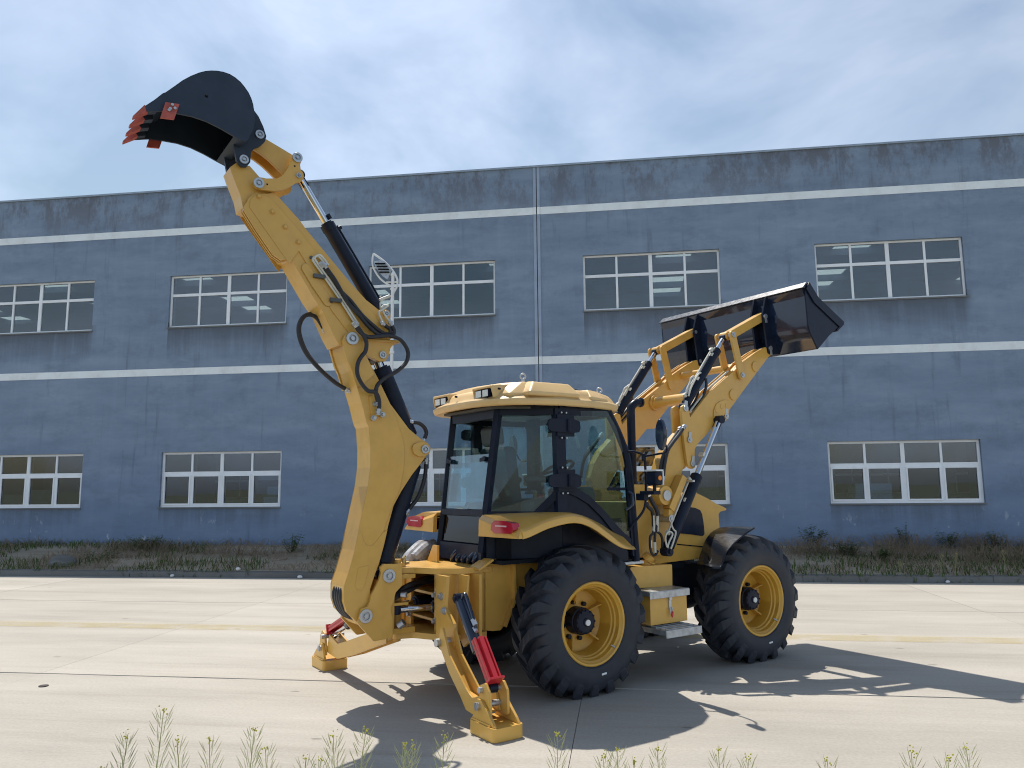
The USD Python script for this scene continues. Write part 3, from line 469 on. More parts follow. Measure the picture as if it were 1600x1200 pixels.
# ---- stabilisers
def stabiliser(s, x0, poly, web, foot, tip, base, pivot):
    """poly, web, foot ... in (distance out from the middle, height)"""
    L = lambda m: side(m, s); x1, x2 = x0-0.058, x0+0.058; N = lambda pts: [(-a, b) for a, b in pts]
    poly, web = N(poly), N(web)
    st = P('stabiliser', L(J(prism(poly, 'x', x1, x1+0.016), prism(poly, 'x', x2-0.016, x2))), YEL, B, smooth=False)
    P('leg_web', L(J(*[bar((x0, a[0], a[1]), (x0, b[0], b[1]), 0.10, 0.014, up=(0, 0.6, 1)) for a, b in zip(web[:-1], web[1:])])), YEL, st, smooth=False)
    fy = -foot; lug = [(fy+0.10, 0.12), (fy+0.07, 0.31), (fy+0.01, 0.335), (fy-0.04, 0.28), (fy-0.05, 0.12)]
    P('leg_end_lug', L(J(prism(lug, 'x', x1-0.022, x1-0.002, 0.015), prism(lug, 'x', x2+0.002, x2+0.022, 0.015))), YEL, st, smooth=False)
    pad = sbox(-0.09, -0.125, 0.09, 0.125).buffer(0.03, quad_segs=5)
    padm = prism(pad, 'z', 0.0, 0.085); padm.apply_translation((x0, fy, 0))
    ft = P('foot_pad', L(padm), YEL, st, smooth=False)
    for xx in (x1-0.045, x2+0.025): P('foot_lug', L(prism([(fy+0.14, 0.086), (fy+0.12, 0.12), (fy+0.075, 0.225), (fy+0.02, 0.225), (fy-0.11, 0.12), (fy-0.14, 0.086)], 'x', xx, xx+0.02)), YEL, ft, smooth=False)
    P('foot_pin', L(J(cyl((x1-0.07, fy+0.05, 0.185), (x2+0.06, fy+0.05, 0.185), 0.022, 14), bar((x1-0.065, fy+0.05, 0.16), (x1-0.065, fy+0.05, 0.21), 0.01, 0.03, up=(0, 1, 0)))), ZNC, st)
    P('rod_pin', L(cyl((x1-0.05, -tip[0], tip[1]), (x2+0.05, -tip[0], tip[1]), 0.02, 14)), ZNC, st); P('pivot_pin', L(cyl((x1-0.03, -pivot[0], pivot[1]), (x2+0.03, -pivot[0], pivot[1]), 0.03, 16)), ZNC, st)
    P('gusset', L(J(bar((x1-0.045, fy+0.13, 0.092), (x1-0.045, fy-0.10, 0.092), 0.02, 0.012), bar((x2+0.045, fy+0.13, 0.092), (x2+0.045, fy-0.10, 0.092), 0.02, 0.012))), YEL, ft, smooth=False)
    b, t = np.array([x0, -base[0], base[1]]), np.array([x0, -tip[0], tip[1]])
    c = ram('stabiliser_cylinder', b*[1, -s, 1], t*[1, -s, 1], 0.042, 0.024, 0.60, up=(1, 0, 0), pipes=False, barrel=BLK)
    d = (t-b)/np.linalg.norm(t-b); n = np.array([0, d[2], -d[1]]); n = n if n[2] > 0 else -n
    P('supply_pipe', L(tube([b+d*0.03, b+d*0.02+n*0.085, b+d*0.10+n*0.09, b+d*0.24+n*0.075, b+d*0.30+n*0.05], 0.013, 8, 5)), BLK, c)
    P('pipe_union', L(J(cyl(b+d*0.22+n*0.07, b+d*0.27+n*0.075, 0.02, 6), cyl(b+d*0.27+n*0.05, b+d*0.31+n*0.06, 0.016, 6))), ZNC, c)
    a, e = b+d*0.36+n*0.055, t-d*0.03+n*0.055; u = np.array([0.044, 0, 0])
    P('rod_guard', L(J(bar(a, e, 0.10, 0.012, up=n), bar(a+u, e+u, 0.012, 0.05, up=n), bar(a-u, e-u, 0.012, 0.05, up=n), bar(a+n*0.02, e+n*0.02, 0.035, 0.03, up=n), bar(e, e+d*0.015, 0.12, 0.09, up=n), bar(e-d*0.02-n*0.03, e+d*0.03-n*0.08, 0.05, 0.02, up=d))), RED, c, smooth=False)
stabiliser(-1, -1.13, [(0.56, 0.60), (0.60, 0.60), (0.64, 0.53), (0.70, 0.42), (0.92, 0.245), (0.97, 0.215), (1.02, 0.195), (1.16, 0.25), (1.20, 0.14), (1.02, 0.09), (0.93, 0.10), (0.86, 0.17), (0.70, 0.30), (0.58, 0.44), (0.54, 0.46)],
           [(0.56, 0.50), (0.68, 0.36), (0.86, 0.19), (1.16, 0.13)], 1.225, (1.18, 0.285), (0.74, 0.825), (0.55, 0.49))
stabiliser(1, -1.30, [(0.0, 0.62), (0.19, 0.49), (0.79, 0.315), (1.0, 0.26), (1.20, 0.31), (1.26, 0.15), (1.0, 0.13), (0.65, 0.22), (0.20, 0.36), (0.0, 0.42)],
           [(0.0, 0.46), (0.65, 0.25), (1.24, 0.16)], 1.33, (1.27, 0.285), (0.32, 0.66), (0.05, 0.50))
# ---- kingpost
KP = [(-1.464,1.047),(-1.314,1.038),(-1.305,0.877),(-1.363,0.824),(-1.38,0.758),(-1.403,0.712),(-1.399,0.674),(-1.385,0.644),(-1.383,0.49),(-1.539,0.481),(-1.671,0.625),(-1.642,0.729),(-1.596,0.739),(-1.575,0.775),(-1.569,0.812),(-1.504,0.93),(-1.486,0.986),(-1.493,1.025)]
kp = P('kingpost', prism(KP, 'y', -0.172, -0.146, 0.006), YEL, B, smooth=False)
P('far_plate', prism(KP, 'y', 0.146, 0.172, 0.006), YEL, kp, smooth=False)
P('post_block', J(bx(-1.36, -1.18, -0.146, 0.146, 0.92, 0.953), bx(-1.36, -1.18, -0.146, 0.146, 0.508, 0.55), bx(-1.40, -1.36, -0.146, 0.146, 0.51, 0.95), bx(-1.36, -1.29, 0.05, 0.146, 0.60, 0.64), bx(-1.36, -1.24, -0.146, 0.146, 0.72, 0.74)), YEL, kp, smooth=False)
for q in ([(-1.61,0.673)], [(-1.423,0.955)]): pin(*q[0], -0.172, 0.052, parent=kp); P('pin_tube', cyl((q[0][0], -0.14, q[0][1]), (q[0][0], 0.17, q[0][1]), 0.03, 16), ZNC, kp)
P('grease_boss', J(cyl((-1.33, -0.16, 0.57), (-1.30, -0.19, 0.60), 0.03, 12), cyl((-1.30, -0.14, 0.80), (-1.27, -0.17, 0.80), 0.022, 10)), ZNC, kp)
# ---- boom
BL = [(-1.803,2.704),(-1.769,2.601),(-1.736,2.535),(-1.694,2.41),(-1.651,2.284),(-1.608,2.135)] + [(-1.589,2.101),(-1.572,1.936),(-1.571,1.787),(-1.589,1.639),(-1.618,1.507),(-1.651,1.348)] + [(-1.687,1.158),(-1.735,0.99),(-1.769,0.899),(-1.767,0.787),(-1.74,0.71),(-1.646,0.615),(-1.625,0.596),(-1.589,0.587),(-1.552,0.593),(-1.532,0.629),(-1.538,0.681),(-1.547,0.767)]
BR = [(-1.557,0.863),(-1.517,0.975),(-1.486,1.05),(-1.445,1.194),(-1.409,1.34)] + [(-1.367,1.487),(-1.301,1.599),(-1.209,1.728),(-1.132,1.817),(-1.08,1.884),(-1.052,1.916),(-1.045,1.948),(-1.056,1.975),(-1.085,1.998),(-1.125,2.016),(-1.239,2.098),(-1.368,2.248)] + [(-1.405,2.29),(-1.516,2.491),(-1.575,2.586),(-1.622,2.667),(-1.66,2.74),(-1.677,2.793),(-1.71,2.832),(-1.75,2.843),(-1.789,2.823),(-1.816,2.778)]
bm = P('boom', prism(BL+BR, 'y', -0.125, 0.125, 0.004), YEL, B, smooth=False)
INN = BL[:12]+[(-1.687,1.158),(-1.725,0.999)] + [(-1.512,1.052),(-1.472,1.185),(-1.447,1.312)] + [(-1.363,1.525),(-1.318,1.607),(-1.286,1.759),(-1.279,1.866),(-1.28,1.942),(-1.306,2.05),(-1.35,2.164),(-1.393,2.246)] + [(-1.464,2.333),(-1.574,2.517),(-1.642,2.65)]
for s in (-1, 1): P('side_reinforcement', side(prism(INN, 'y', -0.131, -0.124), s), YEL, bm, smooth=False)
for s in (-1, 1):
    P('fork_plate', side(prism([(-1.83,2.762),(-1.815,2.805),(-1.784,2.829),(-1.752,2.838),(-1.72,2.834),(-1.688,2.81),(-1.671,2.774),(-1.654,2.722),(-1.633,2.662),(-1.586,2.581),(-1.561,2.515),(-1.617,2.465),(-1.664,2.413),(-1.704,2.406),(-1.746,2.531),(-1.779,2.596),(-1.813,2.699)], 'y', -0.152, -0.127, 0.006), s), YEL, bm, smooth=False)
    P('pocket_plate', side(prism([(-1.661,1.028),(-1.573,1.042),(-1.574,1.008),(-1.612,0.878),(-1.627,0.858),(-1.668,0.868),(-1.684,0.893)], 'y', -0.137, -0.130, 0.006), s), YEL, bm, smooth=False)
    P('foot_plate', side(prism([(-1.661,1.305),(-1.635,1.28),(-1.618,1.222),(-1.591,1.187),(-1.544,1.189),(-1.507,1.226),(-1.459,1.283),(-1.421,1.301),(-1.447,1.194),(-1.488,1.051),(-1.519,0.976),(-1.559,0.864),(-1.558,0.769),(-1.54,0.682),(-1.534,0.63),(-1.555,0.594),(-1.591,0.587),(-1.627,0.597),(-1.648,0.616),(-1.742,0.711),(-1.769,0.787),(-1.771,0.899),(-1.737,0.991),(-1.69,1.158)], 'y', -0.1345, -0.1315), s), YEL, bm, smooth=False)
    P('lug_plate', side(prism([(-1.216,1.943),(-1.204,1.971),(-1.173,1.987),(-1.13,1.996),(-1.086,1.989),(-1.057,1.962),(-1.05,1.939),(-1.061,1.904),(-1.094,1.88),(-1.155,1.875),(-1.199,1.897)], 'y', -0.145, -0.1255, 0.02), s), YEL, bm, smooth=False)
q = [(-1.104,1.935)][0]; pin(*q, -0.145, 0.035, parent=bm); q = [(-1.754,2.782)][0]; pin(*q, -0.152, 0.05, cap=0.02, parent=bm)
SP = q
vb = P('valve_block', prism([(-1.598,2.339),(-1.525,2.367),(-1.491,2.285),(-1.477,2.209),(-1.562,2.163),(-1.58,2.219)], 'y', -0.145, -0.128, 0.004), YEL, bm, smooth=False)
for q in [(-1.547,2.28),(-1.525,2.224),(-1.561,2.17),(-1.486,2.199)]: P('block_fitting', J(cyl((q[0], -0.145, q[1]), (q[0], -0.16, q[1]), 0.022, 12), cyl((q[0], -0.16, q[1]), (q[0], -0.185, q[1]), 0.014, 6)), ZNC, vb)
P('foot_hoses', J(*[tube([(-1.71+0.0*k, -0.07+0.045*k, 0.95), (-1.765, -0.07+0.045*k, 0.84), (-1.745, -0.07+0.045*k, 0.74), (-1.68, -0.06+0.04*k, 0.66), (-1.58, -0.05+0.03*k, 0.63)], 0.019, 10, 5) for k in range(4)]), HOSE, B)
# ---- stick (dipper)
ST = [(-2.71,3.975),(-2.664,4.023),(-2.64,3.997),(-2.57,4.021),(-2.477,3.934),(-2.408,3.859),(-2.352,3.8),(-2.301,3.729),(-2.338,3.661),(-2.605,3.688),(-2.627,3.781),(-2.687,3.916)]
sk = P('stick', J(prism([(-2.557,3.782),(-2.534,3.804),(-2.511,3.816),(-2.426,3.825),(-2.388,3.848),(-2.185,3.666),(-2.123,3.607),(-1.771,3.243)], 'y', -0.001, 0.001) if False else prism(
     [(-2.518,3.76),(-2.511,3.806),(-2.426,3.828),(-2.388,3.85),(-2.186,3.668),(-2.133,3.605),(-1.771,3.243)] + [(-1.628,3.114),(-1.511,3.043),(-1.416,2.892),(-1.398,2.826),(-1.523,2.759),(-1.719,2.74),(-1.806,2.731),(-1.845,2.727),(-1.889,2.799),(-1.975,2.97),(-2.061,3.08),(-2.241,3.354)] + [(-2.267,3.359),(-2.336,3.452),(-2.487,3.677)], 'y', -0.125, 0.125)), YEL, B, smooth=False)
P('stick_nose', prism(ST, 'y', -0.105, 0.085, 0.006), YEL, sk, smooth=False)
for s in (-1, 1):
    P('stick_plate', side(prism([(-2.562,3.749),(-2.53,3.796),(-2.465,3.805),(-2.417,3.795),(-2.382,3.767),(-2.185,3.584),(-2.06,3.443),(-1.848,3.231)] + [(-1.696,3.128),(-1.563,3.004),(-1.477,2.888),(-1.526,2.797),(-1.721,2.777),(-1.779,2.84),(-1.915,2.992),(-2.036,3.203),(-2.185,3.422)] + [(-2.256,3.31),(-2.564,3.69)], 'y', -0.131, -0.126, 0.004), s), YEL, sk, smooth=False)
    P('heel_plate', side(prism([(-1.67,2.793),(-1.497,2.799),(-1.413,2.802),(-1.383,2.779),(-1.412,2.742),(-1.424,2.685),(-1.453,2.635),(-1.503,2.625),(-1.625,2.669),(-1.66,2.74)], 'y', -0.1265, -0.08), s), YEL, sk, smooth=False)
    P('cylinder_lug', side(prism([(-1.516,3.031),(-1.483,3.059),(-1.445,3.068),(-1.415,3.056),(-1.402,3.025),(-1.405,2.981),(-1.405,2.917),(-1.516,3)], 'y', -0.10, -0.075, 0.01), s), YEL, sk, smooth=False)
for a_, b_ in ((-0.128, -0.112), (-0.090, -0.074), (-0.055, -0.045)): P('guide_rail', prism([(-2.601,3.699),(-2.585,3.731),(-2.575,3.757),(-2.555,3.783),(-2.511,3.816),(-2.477,3.768),(-2.339,3.506),(-2.241,3.353),(-2.271,3.344),(-2.314,3.327),(-2.38,3.363),(-2.511,3.532),(-2.603,3.663)], 'y', a_, b_), YEL, sk, smooth=False)
P('heel_flange', bar((-1.615,0,2.787), (-1.327,0,2.805), 0.27, 0.02, up=(0, 0, 1)), YEL, sk, smooth=False)
for px in [(-2.5,3.787),(-2.396,3.689),(-2.296,3.59),(-2.192,3.489)]: P('slide_bolt', J(cyl((px[0], -0.131, px[1]), (px[0], -0.146, px[1]), 0.014, 6), cyl((px[0], -0.131, px[1]), (px[0], -0.136, px[1]), 0.02, 14)), YEL, sk)
for px in [(-2.09,3.384),(-2.052,3.238),(-1.921,3.059),(-1.792,3.08),(-1.885,3.183),(-1.586,2.876)]: P('pad_bolt', cyl((px[0], -0.131, px[1]), (px[0], -0.143, px[1]), 0.013, 8), PLAST, sk)
P('slot_pad', prism(LineString([(-2.126,3.295),(-2.051,3.185),(-1.948,3.056)]).buffer(0.035), 'y', -0.136, -0.130), YEL, sk, smooth=False)
q = [(-1.442,3.028)][0]; BKB = q; pin(*q, -0.10, 0.025, parent=sk)
# rocker plates, link and bucket cylinder
RK = [(-2.546,3.865),(-2.54,3.901),(-2.513,3.927),(-2.484,3.929),(-2.456,3.929),(-2.375,3.949),(-2.341,3.976),(-2.309,4.025),(-2.275,4.108),(-2.263,4.152),(-2.244,4.179),(-2.217,4.19),(-2.194,4.176),(-2.188,4.151),(-2.204,4.096),(-2.197,4.061),(-2.177,4.038),(-2.17,4.011),(-2.181,3.977),(-2.202,3.957),(-2.227,3.948),(-2.28,3.899),(-2.338,3.861),(-2.395,3.843),(-2.491,3.835),(-2.528,3.839)]
for s in (-1, 1):
    r_ = P('rocker_plate', side(prism(RK, 'y', -0.155, -0.133, 0.004), s), YEL, B, smooth=False)
    for a in [(-2.512,3.879),(-2.228,4.148)]: pin(*a, s*0.155, 0.040, s=s, parent=r_)
    a = [(-2.214,4.006)][0]; pin(*a, s*0.155, 0.02, s=s, parent=r_); a = [(-2.449,3.885),(-2.245,4.076)]
    for b in a: P('plate_hole', cyl((b[0], s*0.150, b[1]), (b[0], s*0.1565, b[1]), 0.007, 10), LINER, r_)
P('bucket_link', J(prism([(-2.544,4.286),(-2.502,4.318),(-2.447,4.268),(-2.363,4.238),(-2.242,4.193),(-2.203,4.213),(-2.176,4.178),(-2.19,4.14),(-2.23,4.123),(-2.268,4.057),(-2.302,4.016),(-2.347,4.051),(-2.428,4.112),(-2.491,4.147),(-2.54,4.167)], 'y', -0.085, -0.06, 0.006), mir(prism([(-2.544,4.286),(-2.502,4.318),(-2.447,4.268),(-2.363,4.238),(-2.242,4.193),(-2.203,4.213),(-2.176,4.178),(-2.19,4.14),(-2.23,4.123),(-2.268,4.057),(-2.302,4.016),(-2.347,4.051),(-2.428,4.112),(-2.491,4.147),(-2.54,4.167)], 'y', -0.085, -0.06, 0.006)),
  prism([(-2.496,4.302),(-2.442,4.278),(-2.357,4.247),(-2.236,4.202),(-2.265,4.148),(-2.294,4.129),(-2.355,4.163),(-2.434,4.194),(-2.502,4.213)], 'y', -0.06, 0.06)), YEL, B, smooth=False)
RT = [(-2.162,4.072)][0]
ram('bucket_cylinder', (BKB[0]+0.0, 0, BKB[1]), (RT[0], 0, RT[1]), 0.056, 0.030, 0.66, up=(0, 1, 0), side_pipe=-1, pipe_mat=BLKS)
# dipper and boom cylinders
DP = [(-1.481,2.681)][0]; KN = [(-1.104,1.935)][0]; BP = [(-1.423,0.955)][0]
pin(*DP, -0.127, 0.03, parent=sk)
ram('dipper_cylinder', (KN[0]-0.045, 0, KN[1]+0.05), (DP[0], 0, DP[1]), 0.075, 0.036, 0.86, pipes=False)
ram('boom_cylinder', (KN[0]-0.02, 0.0, KN[1]-0.05), (BP[0], 0.0, BP[1]), 0.080, 0.036, 0.90, pipes=False)
# ---- digging bucket
SPL = [(-3.306,4.176),(-3.317,4.213),(-3.26,4.275),(-3.213,4.334),(-3.195,4.347),(-3.143,4.406),(-3.091,4.467),(-3.038,4.517),(-2.984,4.559),(-2.944,4.583),(-2.904,4.6),(-2.863,4.611),(-2.821,4.616),(-2.775,4.613),(-2.736,4.599),(-2.697,4.576),(-2.666,4.546),(-2.637,4.511),(-2.616,4.472),(-2.601,4.429),(-2.593,4.385),(-2.584,4.313),(-2.594,4.236),(-2.626,4.153),(-2.655,4.126),(-2.728,4.15),(-2.821,4.184),(-2.92,4.211),(-3.017,4.221),(-3.111,4.216),(-3.203,4.208)]
HOLES = [(-2.928,4.398),(-2.595,4.307)]
SPG = Polygon(SPL)
for q in HOLES[:1]: SPG = SPG.difference(LineString([q, (q[0]+0.001, q[1])]).buffer(0.012))
bk = P('digging_bucket', prism(SPG, 'y', -0.262, -0.246), BKT, B, smooth=False)
P('far_side_plate', prism(SPL, 'y', 0.246, 0.262), BKT, bk, smooth=False)
arc = SPL[1:26]
sh = loft([[(x, -0.246, z) for x, z in arc], [(x, 0.246, z) for x, z in arc]]); sh = solid(sh, 0.016) if True else sh
P('shell', sh, BKT, bk, smooth=40)
for s in (-1, 1):
    P('bucket_ear', side(prism([(-2.598,4.488),(-2.563,4.441),(-2.529,4.403),(-2.491,4.332),(-2.466,4.262),(-2.475,4.217),(-2.512,4.171),(-2.551,4.145),(-2.574,4.107),(-2.577,4.029),(-2.6,3.99),(-2.641,3.983),(-2.675,4.021),(-2.704,4.158),(-2.706,4.213),(-2.663,4.337)], 'y', -0.150, -0.122, 0.008), s), BKT, bk, smooth=False)
    for a in [(-2.517,4.26),(-2.624,4.038)]: pin(*a, s*0.150, 0.034, s=s, parent=bk)
    sc = P('side_cutter', side(prism([(-3.195,4.268),(-3.105,4.278),(-3.134,4.159),(-3.222,4.147)], 'y', -0.280, -0.263), s), TOOTH, bk, smooth=False)
    for a in [(-3.152,4.258),(-3.134,4.237),(-3.164,4.226),(-3.171,4.213)]: P('cutter_bolt', side(cyl((a[0], -0.28, a[1]), (a[0], -0.292, a[1]), 0.010, 10), s), ZNC, sc)
tt, tr0, tr1 = [(-3.386,4.122)], [(-3.321,4.22)], [(-3.293,4.185)]
for y in np.linspace(-0.225, 0.225, 4):
    a, b, c = np.array(tt[0]), np.array(tr0[0]), np.array(tr1[0])
    v = [(b[0], y-0.035, b[1]), (b[0], y+0.035, b[1]), (c[0], y+0.035, c[1]), (c[0], y-0.035, c[1]), (a[0], y-0.022, a[1]+0.006), (a[0], y+0.022, a[1]+0.006), (a[0]+.003, y+0.022, a[1]-0.006), (a[0]+.003, y-0.022, a[1]-0.006)]
    P('tooth', trimesh.Trimesh(v, [], process=False).convex_hull, TOOTH, bk, smooth=False)
    e0, e1 = [(-3.317,4.217),(-3.249,4.276)]; g0, g1 = [(-3.292,4.183),(-3.241,4.202)]
    v = [(p_[0], y+s*0.03, p_[1]) for p_ in (e0, e1, g0, g1) for s in (-1, 1)]
    P('tooth_adapter', trimesh.Trimesh(v, [], process=False).convex_hull, BKT, bk, smooth=False)
# ---- hoses and pipes on the arm
HP = lambda pts, y: [(x, y, z) for x, z in pts]
for k, y in enumerate((-0.155, -0.16)):
    o = 0.018*k
    P('arm_pipe', tube([(x+o*0.8, y, z+o*0.6) for x, z in [(-1.716,2.887),(-1.753,2.937),(-1.867,3.091),(-2.01,3.268),(-2.077,3.349),(-2.082,3.371),(-2.067,3.388),(-2.04,3.396),(-2.005,3.364),(-1.974,3.327)]], 0.0085, 8, 5), PIPEM, B)
for q in [(-2.037,3.242),(-1.902,3.071)]: P('pipe_clamp', J(bx(q[0]-0.035, q[0]+0.055, -0.165, -0.131, q[1]-0.014, q[1]+0.014)), PLAST, B, smooth=False)
hose('arm_hose', HP([(-1.979,3.307),(-1.907,3.219),(-1.81,3.072),(-1.712,2.977),(-1.63,2.894),(-1.539,2.835),(-1.464,2.835),(-1.414,2.848),(-1.402,2.877),(-1.423,2.918)], -0.175), 0.0155)
hose('arm_hose', HP([(-1.998,3.314),(-1.935,3.248),(-1.854,3.145),(-1.774,3.079),(-1.676,2.976),(-1.577,2.902),(-1.502,2.856),(-1.443,2.85),(-1.435,2.887),(-1.482,2.917)], -0.165), 0.0155)
hose('elbow_hose', HP([(-1.734,2.869),(-1.693,2.828),(-1.636,2.803),(-1.555,2.813),(-1.455,2.83),(-1.362,2.812),(-1.302,2.751),(-1.284,2.689),(-1.309,2.617),(-1.384,2.548),(-1.476,2.495),(-1.54,2.437),(-1.56,2.39),(-1.555,2.337),(-1.542,2.296)], -0.19), 0.0165)
hose('elbow_hose', HP([(-1.73,2.872),(-1.681,2.812),(-1.652,2.754),(-1.659,2.685),(-1.694,2.636),(-1.72,2.581),(-1.723,2.505),(-1.69,2.433),(-1.633,2.376),(-1.576,2.369),(-1.548,2.336),(-1.535,2.284),(-1.538,2.239)], -0.20), 0.0165)
hose('rear_hose', [(-1.919,0.03,2.882),(-1.968,0.03,2.95),(-2.023,0.03,2.974),(-2.076,0.03,2.956),(-2.109,0.03,2.903),(-2.117,0.03,2.834),(-2.093,0.03,2.745),(-2.045,0.03,2.659),(-1.974,0.03,2.582),(-1.894,0.03,2.513),(-1.806,0.03,2.45),(-1.725,0.03,2.41)], 0.0165)
hose('rear_hose', [(-1.889,0.09,2.9),(-1.939,0.09,2.972),(-1.994,0.09,2.995),(-2.048,0.09,2.975),(-2.083,0.09,2.917),(-2.091,0.09,2.847),(-2.065,0.09,2.758),(-2.017,0.09,2.671),(-1.944,0.09,2.589),(-1.864,0.09,2.519),(-1.775,0.09,2.456),(-1.693,0.09,2.411)], 0.0165)
hose('knee_hose', [(-1.166,-0.05,2.16),(-1.113,-0.05,2.155),(-1.064,-0.05,2.125),(-1.041,-0.05,2.078),(-1.059,-0.05,2.026)], 0.017)
hose('knee_hose', [(-1.04,-0.05,1.817),(-1.05,-0.05,1.73),(-1.074,-0.05,1.636),(-1.117,-0.05,1.543),(-1.169,-0.05,1.482),(-1.194,-0.05,1.452)], 0.017)
P('lug_pipe', tube([(-1.423,-0.14,3.17),(-1.486,-0.14,3.138),(-1.506,-0.14,3.111),(-1.51,-0.14,3.079),(-1.493,-0.14,3.042),(-1.458,-0.14,2.991),(-1.415,-0.14,2.941)], 0.008, 8, 5), PIPEM, B)
P('lug_pipe', tube([(-1.447,-0.15,3.085),(-1.497,-0.15,3.047),(-1.522,-0.15,3.029),(-1.526,-0.15,3.005),(-1.504,-0.15,2.96),(-1.479,-0.15,2.924)], 0.008, 8, 5), PIPEM, B)
P('lug_pipe_union', J(*[cyl(a, b, 0.011, 8) for a, b in zip([(-1.519,-0.14,3.126),(-1.51,-0.14,3.056),(-1.486,-0.14,3.144),(-1.485,-0.14,3.079)], [(-1.486,-0.14,3.144),(-1.476,-0.14,3.08),(-1.431,-0.14,3.171),(-1.439,-0.14,3.093)])]), PIPEM, B)
#SPLIT
# ---- loader arms
ARM = [(1.507,1.809),(1.492,1.877),(1.47,2.042),(1.457,2.18),(1.45,2.332),(1.46,2.379),(1.498,2.401),(1.54,2.383),(1.566,2.266)] + [(1.562,2.278),(1.852,2.543),(2.228,2.78),(2.36,2.882),(2.605,3.017),(2.753,3.084),(2.841,3.075),(2.87,3.019),(2.799,2.977),(2.426,2.642),(2.134,2.375)] + [(2.139,2.36),(2.117,2.33),(2.09,2.273),(2.031,2.251),(1.928,2.245),(1.795,2.126),(1.653,2.024),(1.61,1.972),(1.608,1.833),(1.602,1.796),(1.569,1.783),(1.539,1.788)]
ROOT = [(1.121,1.546),(1.146,1.678),(1.12,1.714),(1.151,1.785),(1.182,1.861),(1.277,1.989),(1.381,2.079),(1.493,2.165),(1.544,2.167),(1.588,2.01),(1.56,1.861),(1.484,1.796),(1.412,1.678),(1.303,1.543),(1.262,1.486),(1.198,1.465),(1.149,1.492)]
def ppt(a): return a[0]
ap = [(1.568,1.833),(1.538,2.062),(1.501,2.362),(2.083,2.314)]; bp = [(2.852,3.076)][0]
for s in (-1, 1):
    L = lambda m: side(m, s)
    arm = P('loader_arm', L(prism(ARM, 'y', -0.56, -0.53, 0.004)), YEL, B, smooth=False)
    P('inner_plate', L(prism(ARM, 'y', -0.44, -0.41, 0.004)), YEL, arm, smooth=False)
    pgA = Polygon(ARM).buffer(-0.022); pgA = pgA if pgA.geom_type == 'Polygon' else max(pgA.geoms, key=lambda g: g.area)
    P('box_section', L(prism(pgA.intersection(Polygon([(1.66, 2.0), (1.66, 2.35), (3.2, 3.5), (3.4, 2.6), (2.2, 1.9)])).buffer(0), 'y', -0.532, -0.438)), YEL, arm, smooth=False)
    P('arm_root', L(prism(ROOT, 'y', -0.525, -0.43, 0.004)), YEL, arm, smooth=False)
    for q in ap: P('pin_plate', L(J(cyl((q[0], -0.56, q[1]), (q[0], -0.574, q[1]), 0.030, 20), bar((q[0], -0.566, q[1]), (q[0]+0.012, -0.566, q[1]+0.075), 0.035, 0.01, up=(0, 1, 0)), cyl((q[0], -0.574, q[1]), (q[0], -0.582, q[1]), 0.012, 6))), ZNC, arm)
    for q, r in zip([(2.575,2.857),(2.2,2.538)], (0.055, 0.055)): P('boss', L(J(cyl((q[0], -0.56, q[1]), (q[0], -0.572, q[1]), r, 24))), YEL, arm)
    q = [(2.022,2.379)][0]
    P('stiffener', L(prism(Polygon([(1.889,2.291),(1.901,2.368),(1.94,2.428),(1.999,2.46),(2.072,2.479),(2.129,2.467),(2.163,2.435),(2.138,2.39),(2.092,2.348),(2.017,2.306),(1.929,2.25)]), 'y', -0.570, -0.559, 0.01)), YEL, arm, smooth=False)
    for b in [(1.939,2.364),(2.013,2.407),(2.089,2.417)]: P('hole_plug', L(cyl((b[0], -0.57, b[1]), (b[0], -0.573, b[1]), 0.022, 16)), YEL, arm)
    rail = [(x-0.012, z+0.022) for x, z in [(1.58,2.285),(1.852,2.537),(2.206,2.765)]]; rail2 = [(2.348,2.867),(2.604,3.006)]
    for y in (-0.52, -0.47):
        P('arm_pipe', L(tube(HP(rail, y), 0.010, 8, 3, smooth=False)), PIPEM if y < -0.5 else YEL, arm); P('arm_rail', L(tube([(x-0.01, y, z+0.015) for x, z in rail2], 0.009, 8, 3, smooth=False)), YEL, arm)
    # arm pivot on the frame tower
    q = [(1.16,1.536)][0]
    P('pivot_boss', L(J(cyl((q[0], -0.60, q[1]), (q[0], -0.40, q[1]), 0.088, 28))), YEL, arm); P('pivot_washer', L(cyl((q[0], -0.60, q[1]), (q[0], -0.618, q[1]), 0.048, 24)), ZNC, arm)
    # tilt lever: two bars, link to the bucket
    bt, bb = [(2.206,3.155)][0], [(2.315,2.743)][0]
    lv = P('tilt_lever', L(prism(LineString([bt, bb]).buffer(0.043), 'y', -0.600, -0.578)), YEL, B, smooth=False)
    P('inner_bar', L(prism(LineString([bt, bb]).buffer(0.043), 'y', -0.412, -0.388)), YEL, lv, smooth=False)
    for q in (bt, bb): P('lever_pin', L(J(cyl((q[0], -0.60, q[1]), (q[0], -0.612, q[1]), 0.028, 18), cyl((q[0], -0.39, q[1]), (q[0], -0.60, q[1]), 0.022, 14), cyl((q[0], -0.612, q[1]), (q[0], -0.62, q[1]), 0.012, 6))), ZNC, lv)
    te = [(2.838,3.449)][0]
    P('tilt_link', L(J(bar((bt[0]+0.02, -0.495, bt[1]), (te[0], -0.495, te[1]), 0.10, 0.085, up=(0, 0, 1)), cyl((bt[0], -0.54, bt[1]), (bt[0], -0.45, bt[1]), 0.045, 20))), YEL, B, smooth=False)
    lb = [(1.567,2.39)][0]
    c = ram('tilt_cylinder', (lb[0], s*0.485, lb[1]), (bt[0]-0.02, s*0.495, bt[1]-0.015), 0.045, 0.026, 0.80, up=(0, 1, 0), side_pipe=1)
